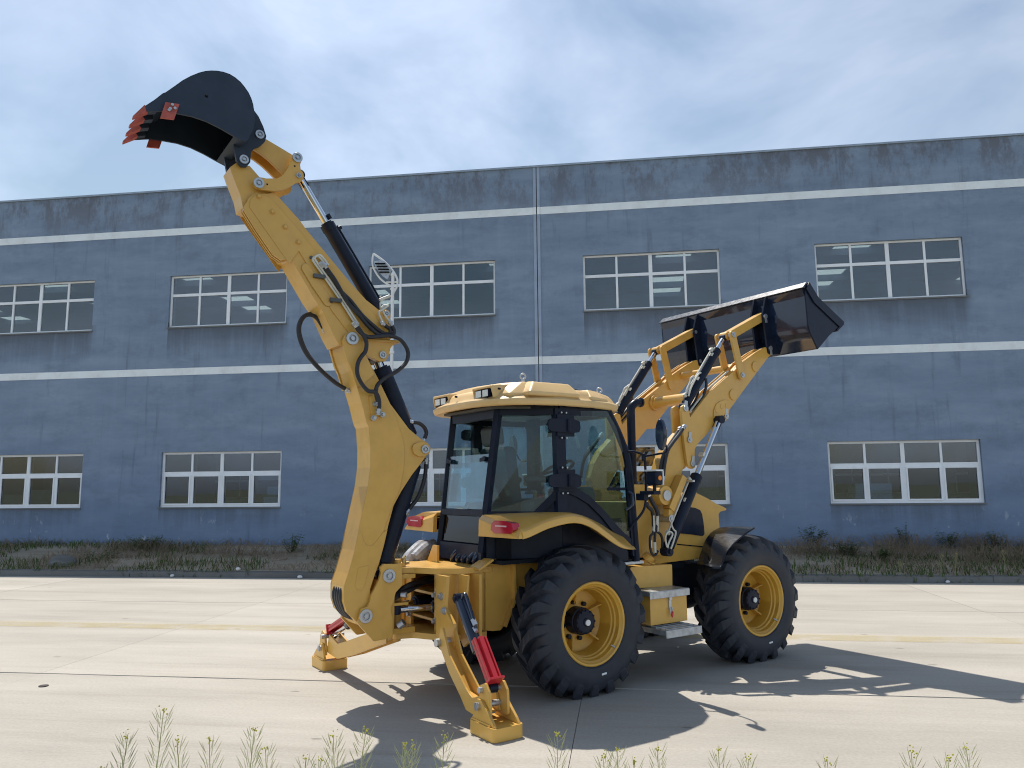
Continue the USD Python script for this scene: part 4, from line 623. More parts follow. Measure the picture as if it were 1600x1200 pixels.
    d = np.array([bt[0]-lb[0], 0, bt[1]-lb[1]]); d /= np.linalg.norm(d); o = np.array([lb[0], -0.485, lb[1]]); n = np.array([-d[2], 0, d[0]])
    P('port_pipes', L(J(tube([o+d*0.12+n*0.05, o+d*0.16+n*0.075, o+d*0.24+n*0.085, o+d*0.30+n*0.10, o+d*0.34+n*0.08, o+d*0.30+n*0.055, o+d*0.24+n*0.05], 0.009, 8, 5), tube([o+d*0.10+n*0.04+[0, -.03, 0], o+d*0.2+n*0.065+[0, -.03, 0], o+d*0.36+n*0.07+[0, -.03, 0], o+d*0.42+n*0.045+[0, -.02, 0]], 0.009, 8, 5))), PIPEM, c)
    hose('tilt_hose', [tuple(L(trimesh.Trimesh([a, a, a], [(0, 1, 2)], process=False)).vertices[0]) for a in (o+d*0.40-n*0.02+[0, -.05, 0], o+d*0.33-n*0.075+[0, -.05, 0], o+d*0.18-n*0.11+[0, -.03, 0], o+d*0.02-n*0.085, o-d*0.10-n*0.05)], 0.014, fit=False)
    hose('tilt_hose', [tuple(L(trimesh.Trimesh([a, a, a], [(0, 1, 2)], process=False)).vertices[0]) for a in (o+d*0.30-n*0.03, o+d*0.22-n*0.07, o+d*0.10-n*0.075, o-d*0.02-n*0.05)], 0.013, fit=False)
    # lift cylinder
    l0, l1 = [(1.112,1.036)][0], [(1.933,2.269)][0]
    c = ram('lift_cylinder', (l0[0], s*0.63, l0[1]), (l1[0], s*0.60, l1[1]), 0.053, 0.030, 0.545, up=(0, 1, 0), side_pipe=1)
    P('port_loops', L(J(tube(HP([(1.047,1.081),(1.032,1.141),(1.041,1.191),(1.078,1.215),(1.114,1.205),(1.119,1.18),(1.074,1.122),(1.053,1.072)], -0.70), 0.008, 8, 5), tube(HP([(1.113,1.299),(1.117,1.265),(1.14,1.23),(1.164,1.212),(1.156,1.178),(1.128,1.119),(1.095,1.062)], -0.70), 0.008, 8, 5))), PIPEM, c)
    P('gland_clip', L(J(bx(l0[0]+0.30, l0[0]+0.33, -0.70, -0.58, l0[1]+0.62, l0[1]+0.64))), ZNC, c)
    # hoses from chassis to arm root
    hose('arm_root_hose', HP([(1.382,2.14),(1.32,2.075),(1.247,2),(1.18,1.927),(1.138,1.828),(1.114,1.713)], s*0.575), 0.017)
    hose('arm_root_hose', HP([(1.415,2.16),(1.354,2.098),(1.267,2.019),(1.2,1.945),(1.156,1.828),(1.132,1.713)], s*0.60), 0.017)
q1, q2 = (2.507,0.339,2.876), (2.055,0.328,2.538)
P('cross_tube', cyl((q1[0], -0.42, q1[2]), (q1[0], 0.42, q1[2]), 0.04, 24), YEL, B)
ct = P('cross_tube', cyl((q2[0], -0.42, q2[2]), (q2[0], 0.42, q2[2]), 0.062, 28), YEL, B)
for s in (-1, 1): P('tube_flange', cyl((q2[0], s*0.405, q2[2]), (q2[0], s*0.38, q2[2]), 0.085, 28), YEL, ct)
# ---- frame towers and hood
tw = [(-0.53, 0), ]
for s in (-1, 1):
    L = lambda m: side(m, s)
    t_ = P('tower', L(J(prism([(0.915,1.639),(1.048,1.638),(1.083,1.584),(1.208,1.592),(1.374,1.6),(1.541,1.552),(1.464,1.343),(1.403,1.165),(1.45,1.064),(1.343,0.98),(1.179,0.98),(0.888,0.97)], 'y', -0.435, -0.40))), YEL, B, smooth=False)
    a, b = (1.394,-0.58,1.707), (1.2,-0.58,1.407)
    P('arm_prop', L(J(bar(a, b, 0.09, 0.07, up=(0.9, 0, 0.3)), bar(b, (b[0]-0.01, b[1], b[2]-0.10), 0.07, 0.05, up=(1, 0, 0)))), YEL, t_, smooth=False)
    q = [(1.197,1.324)][0]; P('prop_pin', L(J(cyl((q[0], -0.45, q[1]), (q[0], -0.625, q[1]), 0.035, 20), cyl((q[0], -0.625, q[1]), (q[0], -0.632, q[1]), 0.018, 8))), ZNC, t_)
HD = [(1.388,1.472),(1.765,1.557),(1.846,1.53),(1.955,1.491),(2.065,1.441),(2.163,1.41),(2.241,1.38),(2.117,1.359),(2.094,1.335),(2.096,1.269),(2.098,1.192)] + [(2.02, 0.92), (1.10, 0.90)] + [(0.987,1.181),(0.987,1.479)]
hd = P('hood', prism(HD, 'y', -0.40, 0.40, 0.01), YEL, B, smooth=False)
for s in (-1, 1):
    L = lambda m: side(m, s)
    P('grille', L(prism([(1.645,1.421),(1.753,1.405),(1.82,1.382),(1.845,1.342),(1.86,1.257),(1.868,1.154),(1.846,1.131),(1.684,1.152),(1.512,1.17),(1.474,1.197),(1.505,1.287),(1.59,1.395)], 'y', -0.409, -0.401, 0.012)), BLKS, hd, smooth=False)
    P('side_seam', L(bar((1.443,-0.402,1.072), (1.951,-0.402,1.015), 0.006, 0.010)), LINER, hd, smooth=False)
ex = (1.124,-0.2,2.202)
P('exhaust_stack', J(cyl((ex[0], -0.2, 1.35), (ex[0], -0.2, 2.36), 0.040, 24), tube([(ex[0], -0.2, 2.34), (ex[0]+0.01, -0.2, 2.39), (ex[0]+0.06, -0.205, 2.43), (ex[0]+0.12, -0.21, 2.44)], 0.040, 18, 6), lathe([(0.034, 0.0), (0.047, 0.0), (0.047, 0.02)], (ex[0]+0.115, -0.21, 2.44), (1, 0, 0), 20)), BLKS, B)
# hose manifold below the arm pivot
mf = P('hose_manifold', J(*[tube(HP(a, -0.60), 0.012, 8, 5) for a in ([(0.982,1.361),(0.982,1.292),(0.981,1.207),(0.944,1.174),(0.937,1.107),(0.944,1.047),(0.966,1.012),(1.002,1.01),(1.03,1.043)], [(1.043,1.359),(1.037,1.29),(1.024,1.222),(1.071,1.186),(1.093,1.134),(1.089,1.065),(1.111,1.017)], [(1.006,1.214),(0.996,1.138),(0.997,1.036)])]), HOSE, B)
P('manifold_pipes', J(*[cyl((a[0], -0.60, a[1]), (b[0], -0.60, b[1]), 0.013, 10) for a, b in ([(0.985,1.369),(0.985,1.215)], [(1.041,1.368),(1.03,1.213)], [(0.946,1.14),(0.945,1.072)], [(0.995,1.121),(0.997,1.027)])]), PIPEM, mf)
hose('manifold_hose', HP([(0.904,1.483),(0.926,1.439),(0.972,1.404),(0.985,1.361)], -0.60), 0.018, fit=False); hose('manifold_hose', HP([(0.936,1.534),(0.976,1.473),(1.021,1.411),(1.04,1.359)], -0.61), 0.020, fit=False)
#SPLIT
# ---- front bucket
BP_ = [(2.836,3.667),(2.902,3.712),(2.97,3.644),(3.043,3.568),(3.244,3.471),(3.484,3.352),(3.392,3.292),(3.213,3.18),(2.998,3.014),(2.929,3.115),(2.885,3.174),(2.857,3.254),(2.849,3.45)]
fb = P('front_bucket', prism(BP_, 'y', -1.03, -1.015), BLKS, B, smooth=False)
P('far_side_plate', prism(BP_, 'y', 1.015, 1.03), BLKS, fb, smooth=False)
back = [BP_[8], BP_[9], BP_[10], BP_[11], BP_[12], BP_[0]]
P('back_sheet', solid(loft([[(x, -1.015, z) for x, z in back], [(x, 1.015, z) for x, z in back]]), 0.012), BLK, fb, smooth=35)
fl = [BP_[8], BP_[7], BP_[6]]
P('floor_sheet', solid(loft([[(x, -1.015, z) for x, z in fl], [(x, 1.015, z) for x, z in fl]]), -0.014), BLK, fb, smooth=False)
P('cutting_edge', bar((BP_[6][0]+.02, -1.04, BP_[6][1]), (BP_[6][0]+.02, 1.04, BP_[6][1]), 0.02, 0.16, up=(BP_[6][0]-BP_[8][0], 0, BP_[6][1]-BP_[8][1])), BLKS, fb, smooth=False)
for s in (-1, 1): P('side_edge_strip', side(prism([(2.844,3.633),(2.902,3.712),(3.043,3.568),(3.484,3.352),(3.392,3.292),(2.967,3.501)], 'y', -1.044, -1.031), s), BLKS, fb, smooth=False)
A0 = np.array(BP_[0]); A1 = np.array(BP_[1])
P('top_beam', loft([[(A0[0]+dx, y, A0[1]+dz) for dx, dz in ((0.03, 0.040), (-0.035, -0.022), (-0.030, -0.032), (0.06, 0.0))] for y in (-1.03, 1.03)], closed=True, cap=True), FLNG, fb, smooth=False)
P('top_skirt', loft([[(A0[0]+dx, y, A0[1]+dz) for dx, dz in ((-0.032, -0.040), (0.015, -0.125), (0.04, -0.12), (0.05, -0.02))] for y in (-1.015, 1.015)], closed=True, cap=True), BLK, fb, smooth=False)
for s in (-1, 1):
    EAR = [(2.795,3.628),(2.737,3.456),(2.737,3.409),(2.764,3.24),(2.783,3.068),(2.795,3.022),(2.845,3.008),(3.017,3.031),(2.965,3.085),(2.874,3.222),(2.86,3.324),(2.884,3.474),(2.85,3.602)]
    for a, b in ((-0.575, -0.553), (-0.425, -0.403)):
        e_ = P('mounting_ear', side(prism(EAR+[(EAR[0][0]+0.10, EAR[0][1]+0.02)], 'y', a, b) if False else prism(EAR, 'y', a, b), s), BLKS, fb, smooth=False)
    P('ear_brace', side(prism([(2.979,3.621),(3.054,3.555),(3.111,3.411),(3.214,3.242),(3.349,3.149),(3.127,3.053),(2.992,3.1),(2.95,3.274),(2.992,3.502)], 'y', -0.545, -0.435), s), BLKS, fb, smooth=False)
    for q in [(2.765,3.419),(2.821,3.075)]: P('ear_pin', side(J(cyl((q[0], -0.575, q[1]), (q[0], -0.59, q[1]), 0.026, 18), cyl((q[0], -0.40, q[1]), (q[0], -0.575, q[1]), 0.022, 14), bar((q[0], -0.582, q[1]), (q[0]+0.01, -0.582, q[1]-0.07), 0.03, 0.008, up=(0, 1, 0))), s), ZNC, fb)
# ---- front fender, fuel tank, tool box, step
for s in (-1, 1):
    inn, out = [(1.653,-0.5,0.862),(1.673,-0.5,0.912),(1.765,-0.5,1.07),(1.816,-0.5,1.126),(1.88,-0.5,1.168),(1.989,-0.5,1.204)], [(1.398,-0.9,0.89),(1.512,-0.9,0.89),(1.586,-0.9,1.006),(1.683,-0.9,1.078),(1.844,-0.9,1.157),(2.007,-0.9,1.22)]
    f_ = P('front_fender', side(solid(loft([spline(inn, 4), [tuple(lerp(a, b, 0.5)+np.array([0, 0, 0.012])) for a, b in zip(spline(inn, 4), spline(out, 4))], spline(out, 4)]), 0.008), s), FILM, B, smooth=40)
    P('fender_edge', side(tube(out, 0.008, 6, 4), s), BLKS, f_)
P('fuel_tank', prism([(0.69,0.919),(1.205,0.912),(1.2,0.717),(0.712,0.734)], 'y', -0.60, -0.33, 0.012), YEL, B, smooth=False)
tk = B+'/fuel_tank'
q = (0.958,-0.52,0.945)
P('filler_neck', J(cyl((q[0], -0.52, q[2]-0.06), (q[0], -0.52, q[2]+0.015), 0.042, 20)), YEL, tk); P('filler_cap', J(cyl((q[0]+0.005, -0.52, q[2]+0.015), (q[0]+0.03, -0.55, q[2]+0.06), 0.052, 24), tube([(q[0]-0.03, -0.57, q[2]+0.01), (q[0]+0.02, -0.60, q[2]-0.015), (q[0]+0.07, -0.57, q[2]+0.01)], 0.006, 6, 4)), YEL, tk)
P('tank_bracket', bx(0.62, 0.80, -0.56, -0.40, 0.985, 1.0), GALV, tk, smooth=False)
tb = P('tool_box', bx(0.72, 1.165, -0.80, -0.42, 0.445, 0.685), YEL, B, smooth=False)
P('lid', J(bx(0.70, 1.185, -0.815, -0.42, 0.687, 0.725), bx(0.70, 1.185, -0.822, -0.816, 0.665, 0.72)), GALV, tb, smooth=False)
P('latch', J(bx(0.935, 0.965, -0.812, -0.801, 0.56, 0.65), cyl((0.95, -0.81, 0.655), (0.95, -0.82, 0.655), 0.018, 12), tube([(0.94, -0.82, 0.58), (0.935, -0.825, 0.54), (0.95, -0.825, 0.52), (0.965, -0.825, 0.54), (0.96, -0.82, 0.58)], 0.005, 6, 4)), ZNC, tb)
P('latch_tab', tube([(0.94, -0.826, 0.545), (0.95, -0.83, 0.50), (0.962, -0.826, 0.545)], 0.007, 6, 4), RED, tb)
st_ = P('step', J(bx(0.74, 1.17, -0.955, -0.62, 0.405, 0.422), bx(0.74, 1.17, -0.962, -0.956, 0.36, 0.422), bx(0.74, 0.75, -0.955, -0.62, 0.38, 0.404), bx(1.16, 1.17, -0.955, -0.62, 0.36, 0.404)), GALV, B, smooth=False)
for k in range(5): P('tread_ridge', bx(0.76, 1.15, -0.94+0.06*k, -0.925+0.06*k, 0.4225, 0.428), GALV, st_, smooth=False)
P('upper_step', J(bx(0.42, 0.76, -0.70, -0.42, 0.955, 0.975)), GALV, B, smooth=False)
# ---- rear fenders with tail lamps
FI = [(-0.823,-0.66,1.363),(-0.708,-0.66,1.402),(-0.572,-0.66,1.411),(-0.479,-0.66,1.414),(-0.328,-0.66,1.418),(-0.162,-0.66,1.419),(0.039,-0.66,1.401),(0.131,-0.66,1.384),(0.214,-0.66,1.356),(0.298,-0.66,1.314),(0.372,-0.66,1.269),(0.457,-0.66,1.219),(0.533,-0.66,1.174),(0.642,-0.66,1.092)]
FO = [(-0.717,-0.95,1.23),(-0.633,-0.95,1.254),(-0.58,-0.95,1.27),(-0.507,-0.95,1.299),(-0.396,-0.95,1.324),(-0.274,-0.95,1.342),(-0.207,-0.95,1.347),(-0.149,-0.95,1.339),(-0.081,-0.95,1.322),(-0.012,-0.95,1.292),(0.066,-0.95,1.247),(0.146,-0.95,1.195),(0.227,-0.95,1.149),(0.33,-0.95,1.109)]
for s in (-1, 1):
    L = lambda m: side(m, s); rows = []
    for i in range(14):
        a, b = np.array(FI[i]), np.array(FO[i]); b[0] = a[0] if i > 3 else b[0]
    k = 30; fi = spline(FI, 3); fo = spline(FO, 3)
    xi, zi = fi[:, 0], fi[:, 2]; xo, zo = fo[:, 0], fo[:, 2]
    xs_ = np.linspace(-0.70, 0.44, 36); zi_ = np.interp(xs_, xi, zi); zo_ = np.interp(xs_, xo, zo)
    zi_ = np.convolve(np.pad(zi_, 2, 'edge'), np.ones(5)/5, 'valid'); zo_ = np.convolve(np.pad(zo_, 2, 'edge'), np.ones(5)/5, 'valid')
    rows = []
    for x, a, b in zip(xs_, zi_, zo_):
        edge = np.clip((x+0.70)/0.06, 0, 1)**0.5; fr_ = np.clip((0.44-x)/0.25, 0.0, 1)
        lip = 0.075*(0.35+0.65*fr_); top = b+lip; ti = max(a, top-0.005)
        rows.append([(x, -0.40, ti), (x, -0.64, ti), (x, -0.80, lerp(ti, top, 0.45)+0.004), (x, -0.895, top-0.002), (x, -0.925, top-0.010), (x, -0.945, top-0.03), (x, -0.95, b), (x, -0.944, b-0.004), (x, -0.928, b+0.012), (x, -0.90, top-0.03), (x, -0.40, ti-0.03)])
    f_ = P('rear_fender', L(loft(rows, closed=True, cap=True)), YEL, B, smooth=40)
    rf = rows[0]; zt = rf[1][2]
    P('rear_panel', L(loft([[(-0.70, -0.38, zt), (-0.70, -0.92, rows[0][3][2]-0.01), (-0.70, -0.948, rows[0][6][2]), (-0.70, -0.38, rows[0][6][2]-0.005)], [(-0.735, -0.38, zt-0.035), (-0.735, -0.90, rows[0][3][2]-0.035), (-0.74, -0.945, rows[0][6][2]), (-0.74, -0.38, rows[0][6][2]-0.005)]], closed=True, cap=True)), YEL, f_, smooth=False)
    c = np.array([-0.735, -0.715, 1.318])
    lens = prism(Polygon([(-0.165, -0.010), (-0.13, -0.038), (0.09, -0.042), (0.128, -0.02), (0.12, 0.02), (0.08, 0.044), (-0.06, 0.044), (-0.15, 0.030)]).buffer(0.006), 'x', -0.015, 0.05)
    P('tail_lamp', L(lens.apply_translation(c)), LENS, f_, smooth=False)
    tl = f_+'/tail_lamp'
    for k in range(10): P('light_bar' if k == 0 else 'light_bar', L(bx(-0.753, -0.7505, c[1]-0.085+0.0155*k, c[1]-0.085+0.0155*k+0.012, c[2]+0.004, c[2]+0.015)), LENSW, f_, smooth=False)
    P('inner_liner', L(loft([[(x, y, z-0.035) for y in (-0.39, -0.90)] for x, z in zip(xs_, zo_+0.05) if x < -0.02])), LINER, f_, smooth=40)
    P('wheel_well_wall', L(bx(-0.62, 0.72, -0.47, -0.455, 1.055, 1.34)), LINER, f_, smooth=False)
# ---- cab
RB, RTp = np.array([-0.645, -0.352, 1.42]), np.array([-0.535, -0.372, 2.27])
R0 = np.array([-0.69, -0.352, 1.10])
BB, BT = np.array([-0.115, -0.66, 1.36]), np.array([-0.120, -0.648, 2.27])
AB, AM, AT = np.array([0.70, -0.66, 1.08]), np.array([0.645, -0.66, 1.79]), np.array([0.455, -0.625, 2.275])
cab = X('cab', parent=B)
for s in (-1, 1):
    L = lambda m: side(m, s)
    P('rear_post', L(J(bar(R0, RB, 0.05, 0.055, up=(1, 0.4, 0)), bar(RB, RTp, 0.05, 0.055, up=(1, 0.4, 0)))), BLKS, cab, smooth=False)
    P('middle_post', L(J(bar(BB-[0, 0, 0.0], BT, 0.055, 0.10, up=(1, 0, 0)))), BLKS, cab, smooth=False)
    P('front_post', L(J(tube([AB-[0, 0, 0.12], AB, AM, lerp(AM, AT, 0.5)+np.array([0.03, 0, 0.0]), AT], 0.034, 10, 6))), BLKS, cab)
    P('roof_rail', L(J(bar(RTp+[0, 0, -0.01], BT+[0, 0, -0.01], 0.05, 0.085), bar(BT+[0, 0, -0.01], AT+[0.02, 0, -0.01], 0.05, 0.085))), BLKS, cab, smooth=False)
    qb0 = lerp(RB, BB, 0.02); qb1 = np.array([-0.24, -0.585, 1.405])
    P('quarter_sill', L(J(bar(RB+[0, 0, -0.02], (-0.30, -0.555, 1.395), 0.05, 0.06), bar((-0.30, -0.555, 1.395), (-0.115, -0.66, 1.60), 0.05, 0.06, up=(0, 0, 1)))), BLKS, cab, smooth=False)
    qp = [RB+[0.012, 0, 0.01], (-0.305, -0.553, 1.42), (-0.16, -0.636, 1.58), BT+[-0.04, 0.02, -0.05], RTp+[0.02, 0, -0.05]]
    P('quarter_window', L(solid(trimesh.Trimesh(np.array(qp), [(0, 1, 2), (0, 2, 3), (0, 3, 4)], process=False), 0.005)), GLC, cab, smooth=False)
    DG = [(-0.044,2.254),(0.411,2.276),(0.523,2.129),(0.615,1.868),(0.652,1.591),(0.659,1.254),(0.648,1.167),(0.556,1.208),(0.428,1.323),(0.318,1.423),(0.177,1.532),(0.054,1.593),(-0.053,1.613)]
    P('door_window', L(prism(DG, 'y', -0.664, -0.659)), GLC, cab, smooth=False)
    band = [(-0.052,1.644),(0.054,1.608),(0.178,1.549),(0.318,1.441),(0.429,1.341),(0.557,1.227),(0.664,1.154),(0.661,1.081),(0.587,1.121),(0.426,1.25),(0.316,1.363),(0.176,1.474),(0.053,1.536),(-0.054,1.573)]
    P('door_frame', L(J(prism(band, 'y', -0.672, -0.648, 0.003), bar(AB+[-0.03, 0, -0.06], AM+[-0.03, 0, 0], 0.03, 0.03, up=(1, 0, 0)))), BLKS, cab, smooth=False)
    P('lower_panel', L(J(prism([(-0.10, 1.0), (-0.10, 1.62), (-0.02, 1.60), (0.14, 1.52), (0.30, 1.39), (0.45, 1.22), (0.62, 1.06), (0.62, 0.98)], 'y', -0.655, -0.64), bar((-0.66, -0.37, 1.22), (-0.10, -0.648, 1.22), 0.02, 0.36), prism([(0.0, 1.0), (0.01, 1.05), (0.0, 1.05)], 'y', -0.64, -0.63))), BLKS, cab, smooth=False)
    P('corner_panel', L(solid(trimesh.Trimesh(np.array([(-0.30, -0.56, 1.36), (-0.11, -0.665, 1.36), (-0.11, -0.665, 1.62), (-0.16, -0.64, 1.58)]), [(0, 1, 2), (0, 2, 3)], process=False), 0.01)), BLKS, cab, smooth=False)
    for z in (2.13, 1.675):
        h_ = P('door_hinge', L(J(prism(Polygon([(-0.255, z-0.03), (-0.235, z-0.045), (-0.10, z-0.052), (0.0, z-0.055), (0.055, z-0.045), (0.065, z-0.02), (0.06, z+0.03), (0.02, z+0.045), (-0.10, z+0.05), (-0.235, z+0.04), (-0.255, z+0.025)]).buffer(0.008), 'y', -0.705, -0.69), bx(-0.16, 0.02, -0.69, -0.66, z-0.09, z+0.09), cyl((-0.055, -0.71, z-0.05), (-0.055, -0.71, z+0.05), 0.018, 12))), BLKS, cab, smooth=False)
        for dx in (-0.10, -0.05):
            for dz in (-0.105, 0.105): P('hinge_bolt', L(cyl((dx-0.02, -0.69, z+dz), (dx-0.02, -0.70, z+dz), 0.008, 8)), ZNC, h_)
    P('door_handle', L(tube([(0.60, -0.67, 1.42), (0.63, -0.71, 1.46), (0.64, -0.71, 1.54), (0.62, -0.68, 1.58)], 0.014, 8, 5)), BLK, cab)
    P('belt_rail', L(J(bar((0.40, -0.655, 1.60), (0.66, -0.655, 1.60), 0.02, 0.025))), BLKS, cab, smooth=False)
# rear face
P('rear_header', J(bar(RTp+[-0.005, 0, -0.02], RTp*[1, -1, 1]+[-0.005, 0, -0.02], 0.05, 0.11)), BLKS, cab, smooth=False)
P('rear_sill', J(bar((-0.65, -0.35, 1.415), (-0.65, 0.35, 1.415), 0.06, 0.05), bar((-0.68, -0.35, 1.11), (-0.68, 0.35, 1.11), 0.05, 0.10, up=(0, 0, 1))), BLKS, cab, smooth=False)
P('rear_skirt', quad((-0.71, -0.365, 1.02), (-0.70, -0.365, 1.16), (-0.70, 0.365, 1.16), (-0.71, 0.365, 1.02), 0.02), BLKS, cab, smooth=False)
P('lower_rear_window', quad((-0.685, -0.32, 1.17), (-0.655, -0.32, 1.385), (-0.655, 0.32, 1.385), (-0.685, 0.32, 1.17), 0.006), GLD, cab, smooth=False)
z0, z1 = 1.445, 1.90; xa, xb = -0.655, -0.598
sash = P('sliding_rear_window', quad((xa, -0.325, z0), (xb, -0.335, z1), (xb, 0.335, z1), (xa, 0.325, z0), 0.006), GLT, cab, smooth=False)
P('second_pane', quad((-0.60, -0.33, 1.50), (-0.548, -0.335, 1.84), (-0.548, 0.335, 1.84), (-0.60, 0.33, 1.50), 0.006), GLT, cab, smooth=False)
for s in (-1, 1): P('window_catch', J(cyl((-0.606, s*0.30, 1.855), (-0.64, s*0.30, 1.86), 0.022, 12), bar((-0.63, s*0.31, 1.86), (-0.63, s*0.24, 1.85), 0.02, 0.03)), BLKS, cab)
P('windscreen', quad((0.72, -0.62, 1.20), (0.50, -0.60, 2.24), (0.50, 0.60, 2.24), (0.72, 0.62, 1.20), 0.006), GLC, cab, smooth=False)
P('front_header', J(bar((0.48, -0.62, 2.27), (0.48, 0.62, 2.27), 0.06, 0.09)), BLKS, cab, smooth=False)
P('front_panel', J(quad((0.72, -0.64, 0.98), (0.72, -0.64, 1.2), (0.72, 0.64, 1.2), (0.72, 0.64, 0.98), 0.02)), BLKS, cab, smooth=False)
P('cab_floor', J(bx(-0.66, 0.70, -0.60, 0.60, 1.02, 1.05), bx(-0.66, -0.25, -0.36, 0.36, 1.05, 1.2)), LINER, cab, smooth=False)
P('headliner', prism([(-0.62, -0.40), (-0.12, -0.64), (0.46, -0.60), (0.46, 0.60), (-0.12, 0.64), (-0.62, 0.40)], 'z', 2.27, 2.29), PLAST, cab, smooth=False)
# inside
def rbox(x0, x1, y0, y1, z0, z1, r=0.04):
    import manifold3d as m3
    s = [m3.Manifold.sphere(r, 16).translate((x, y, z)) for x in (x0+r, x1-r) for y in (y0+r, y1-r) for z in (z0+r, z1-r)]
    m = m3.Manifold.batch_hull(s).to_mesh(); return trimesh.Trimesh(m.vert_properties[:, :3], m.tri_verts, process=False)
def hull(pts, r):
    import manifold3d as m3
    m = m3.Manifold.batch_hull([m3.Manifold.sphere(r, 12).translate(tuple(map(float, q))) for q in pts]).to_mesh(); return trimesh.Trimesh(m.vert_properties[:, :3], m.tri_verts, process=False)
def rot_y(m, a, o):
    m = m.copy(); m.apply_transform(trimesh.transformations.rotation_matrix(a, (0, 1, 0), o)); return m
se = P('seat', J(rbox(-0.28, 0.22, -0.25, 0.25, 1.38, 1.52, 0.05), rbox(-0.15, 0.12, -0.16, 0.16, 1.05, 1.40, 0.03)), SEAT, cab)
P('backrest', rot_y(rbox(-0.30, -0.18, -0.24, 0.24, 1.46, 1.98, 0.055), -0.14, (-0.24, 0, 1.46)), SEAT, se)
P('headrest', rot_y(rbox(-0.31, -0.23, -0.15, 0.15, 1.99, 2.17, 0.04), -0.14, (-0.24, 0, 1.46)), SEAT, se)
for y in (-0.3, 0.3): P('armrest', rbox(-0.22, 0.16, y-0.035, y+0.035, 1.66, 1.72, 0.03), PLAST, se)
P('control_console', J(rbox(-0.30, 0.25, -0.50, -0.32, 1.05, 1.52, 0.04), rbox(-0.30, 0.25, 0.32, 0.50, 1.05, 1.52, 0.04), rbox(0.42, 0.62, -0.26, 0.26, 1.05, 1.62, 0.05)), PLAST, cab)
lv = P('control_lever', J(*[J(cyl((0.0+0.07*k, y, 1.5), (0.02+0.07*k, y, 1.68), 0.009, 8), rbox(0.0+0.07*k, 0.04+0.07*k, y-0.02, y+0.02, 1.66, 1.72, 0.018)) for k in range(3) for y in (-0.40, 0.40)]), BLKS, cab)
sw = lathe([(0.165+0.016*math.cos(a), 0.016*math.sin(a)) for a in np.linspace(0, 2*np.pi, 9)], (0.36, 0, 1.78), (-0.5, 0, 0.86), 32)
sc_ = P('steering_wheel', J(sw, cyl((0.36, 0, 1.78), (0.50, 0, 1.55), 0.03, 12), *[cyl((0.36, 0, 1.78), (0.36+0.16*math.cos(a)*0.86, 0.16*math.sin(a), 1.78+0.16*math.cos(a)*0.5), 0.012, 8) for a in (0, 2.1, 4.2)]), BLKS, cab)
P('warning_knob', cyl((-0.15, -0.43, 1.53), (-0.15, -0.43, 1.56), 0.02, 12), RED, cab)
P('sun_visor', quad((0.40, -0.20, 2.10), (0.44, -0.20, 2.25), (0.44, 0.20, 2.25), (0.40, 0.20, 2.10), 0.008), SHADE, cab, smooth=False)
P('rear_pillar_trim', J(bx(0.30, 0.36, 0.26, 0.40, 1.6, 2.27)), BLKS, cab, smooth=False)
P('plastic_cover', solid(loft([[(-0.33-0.02*k, y, 1.50+0.12*k+0.01*math.sin(9*y+k)) for y in np.linspace(-0.26, 0.26, 7)] for k in range(5)]), 0.003), WRAP if False else GLC, cab)
# roof
RO = [(-0.735, 0.0), (-0.73, -0.22), (-0.70, -0.42), (-0.655, -0.545), (-0.56, -0.64), (-0.40, -0.715), (-0.15, -0.755), (0.20, -0.745), (0.42, -0.70), (0.60, -0.60), (0.72, -0.42), (0.77, -0.2), (0.78, 0.0)]
full = RO+[(x, -y) for x, y in RO[-2:0:-1]]
zb = lambda x, y: 2.30+0.018*(1-(y/0.75)**2)-0.02*((x-0.0)/0.75)**2
def ring(sc, dz, sx=0.0):
    return [(x*sc+sx, y*sc, zb(x, y)+dz) for x, y in full]
rf = P('roof', loft([ring(0.90, 0.004), ring(0.965, -0.012), ring(0.985, -0.004), ring(1.0, 0.025), ring(0.998, 0.042), ring(0.975, 0.056), ring(0.955, 0.068), ring(0.93, 0.10), ring(0.90, 0.126), ring(0.87, 0.140), ring(0.80, 0.148), ring(0.4, 0.158), ring(0.02, 0.16)], closed=True, cap=True), YEL2, B, smooth=22)
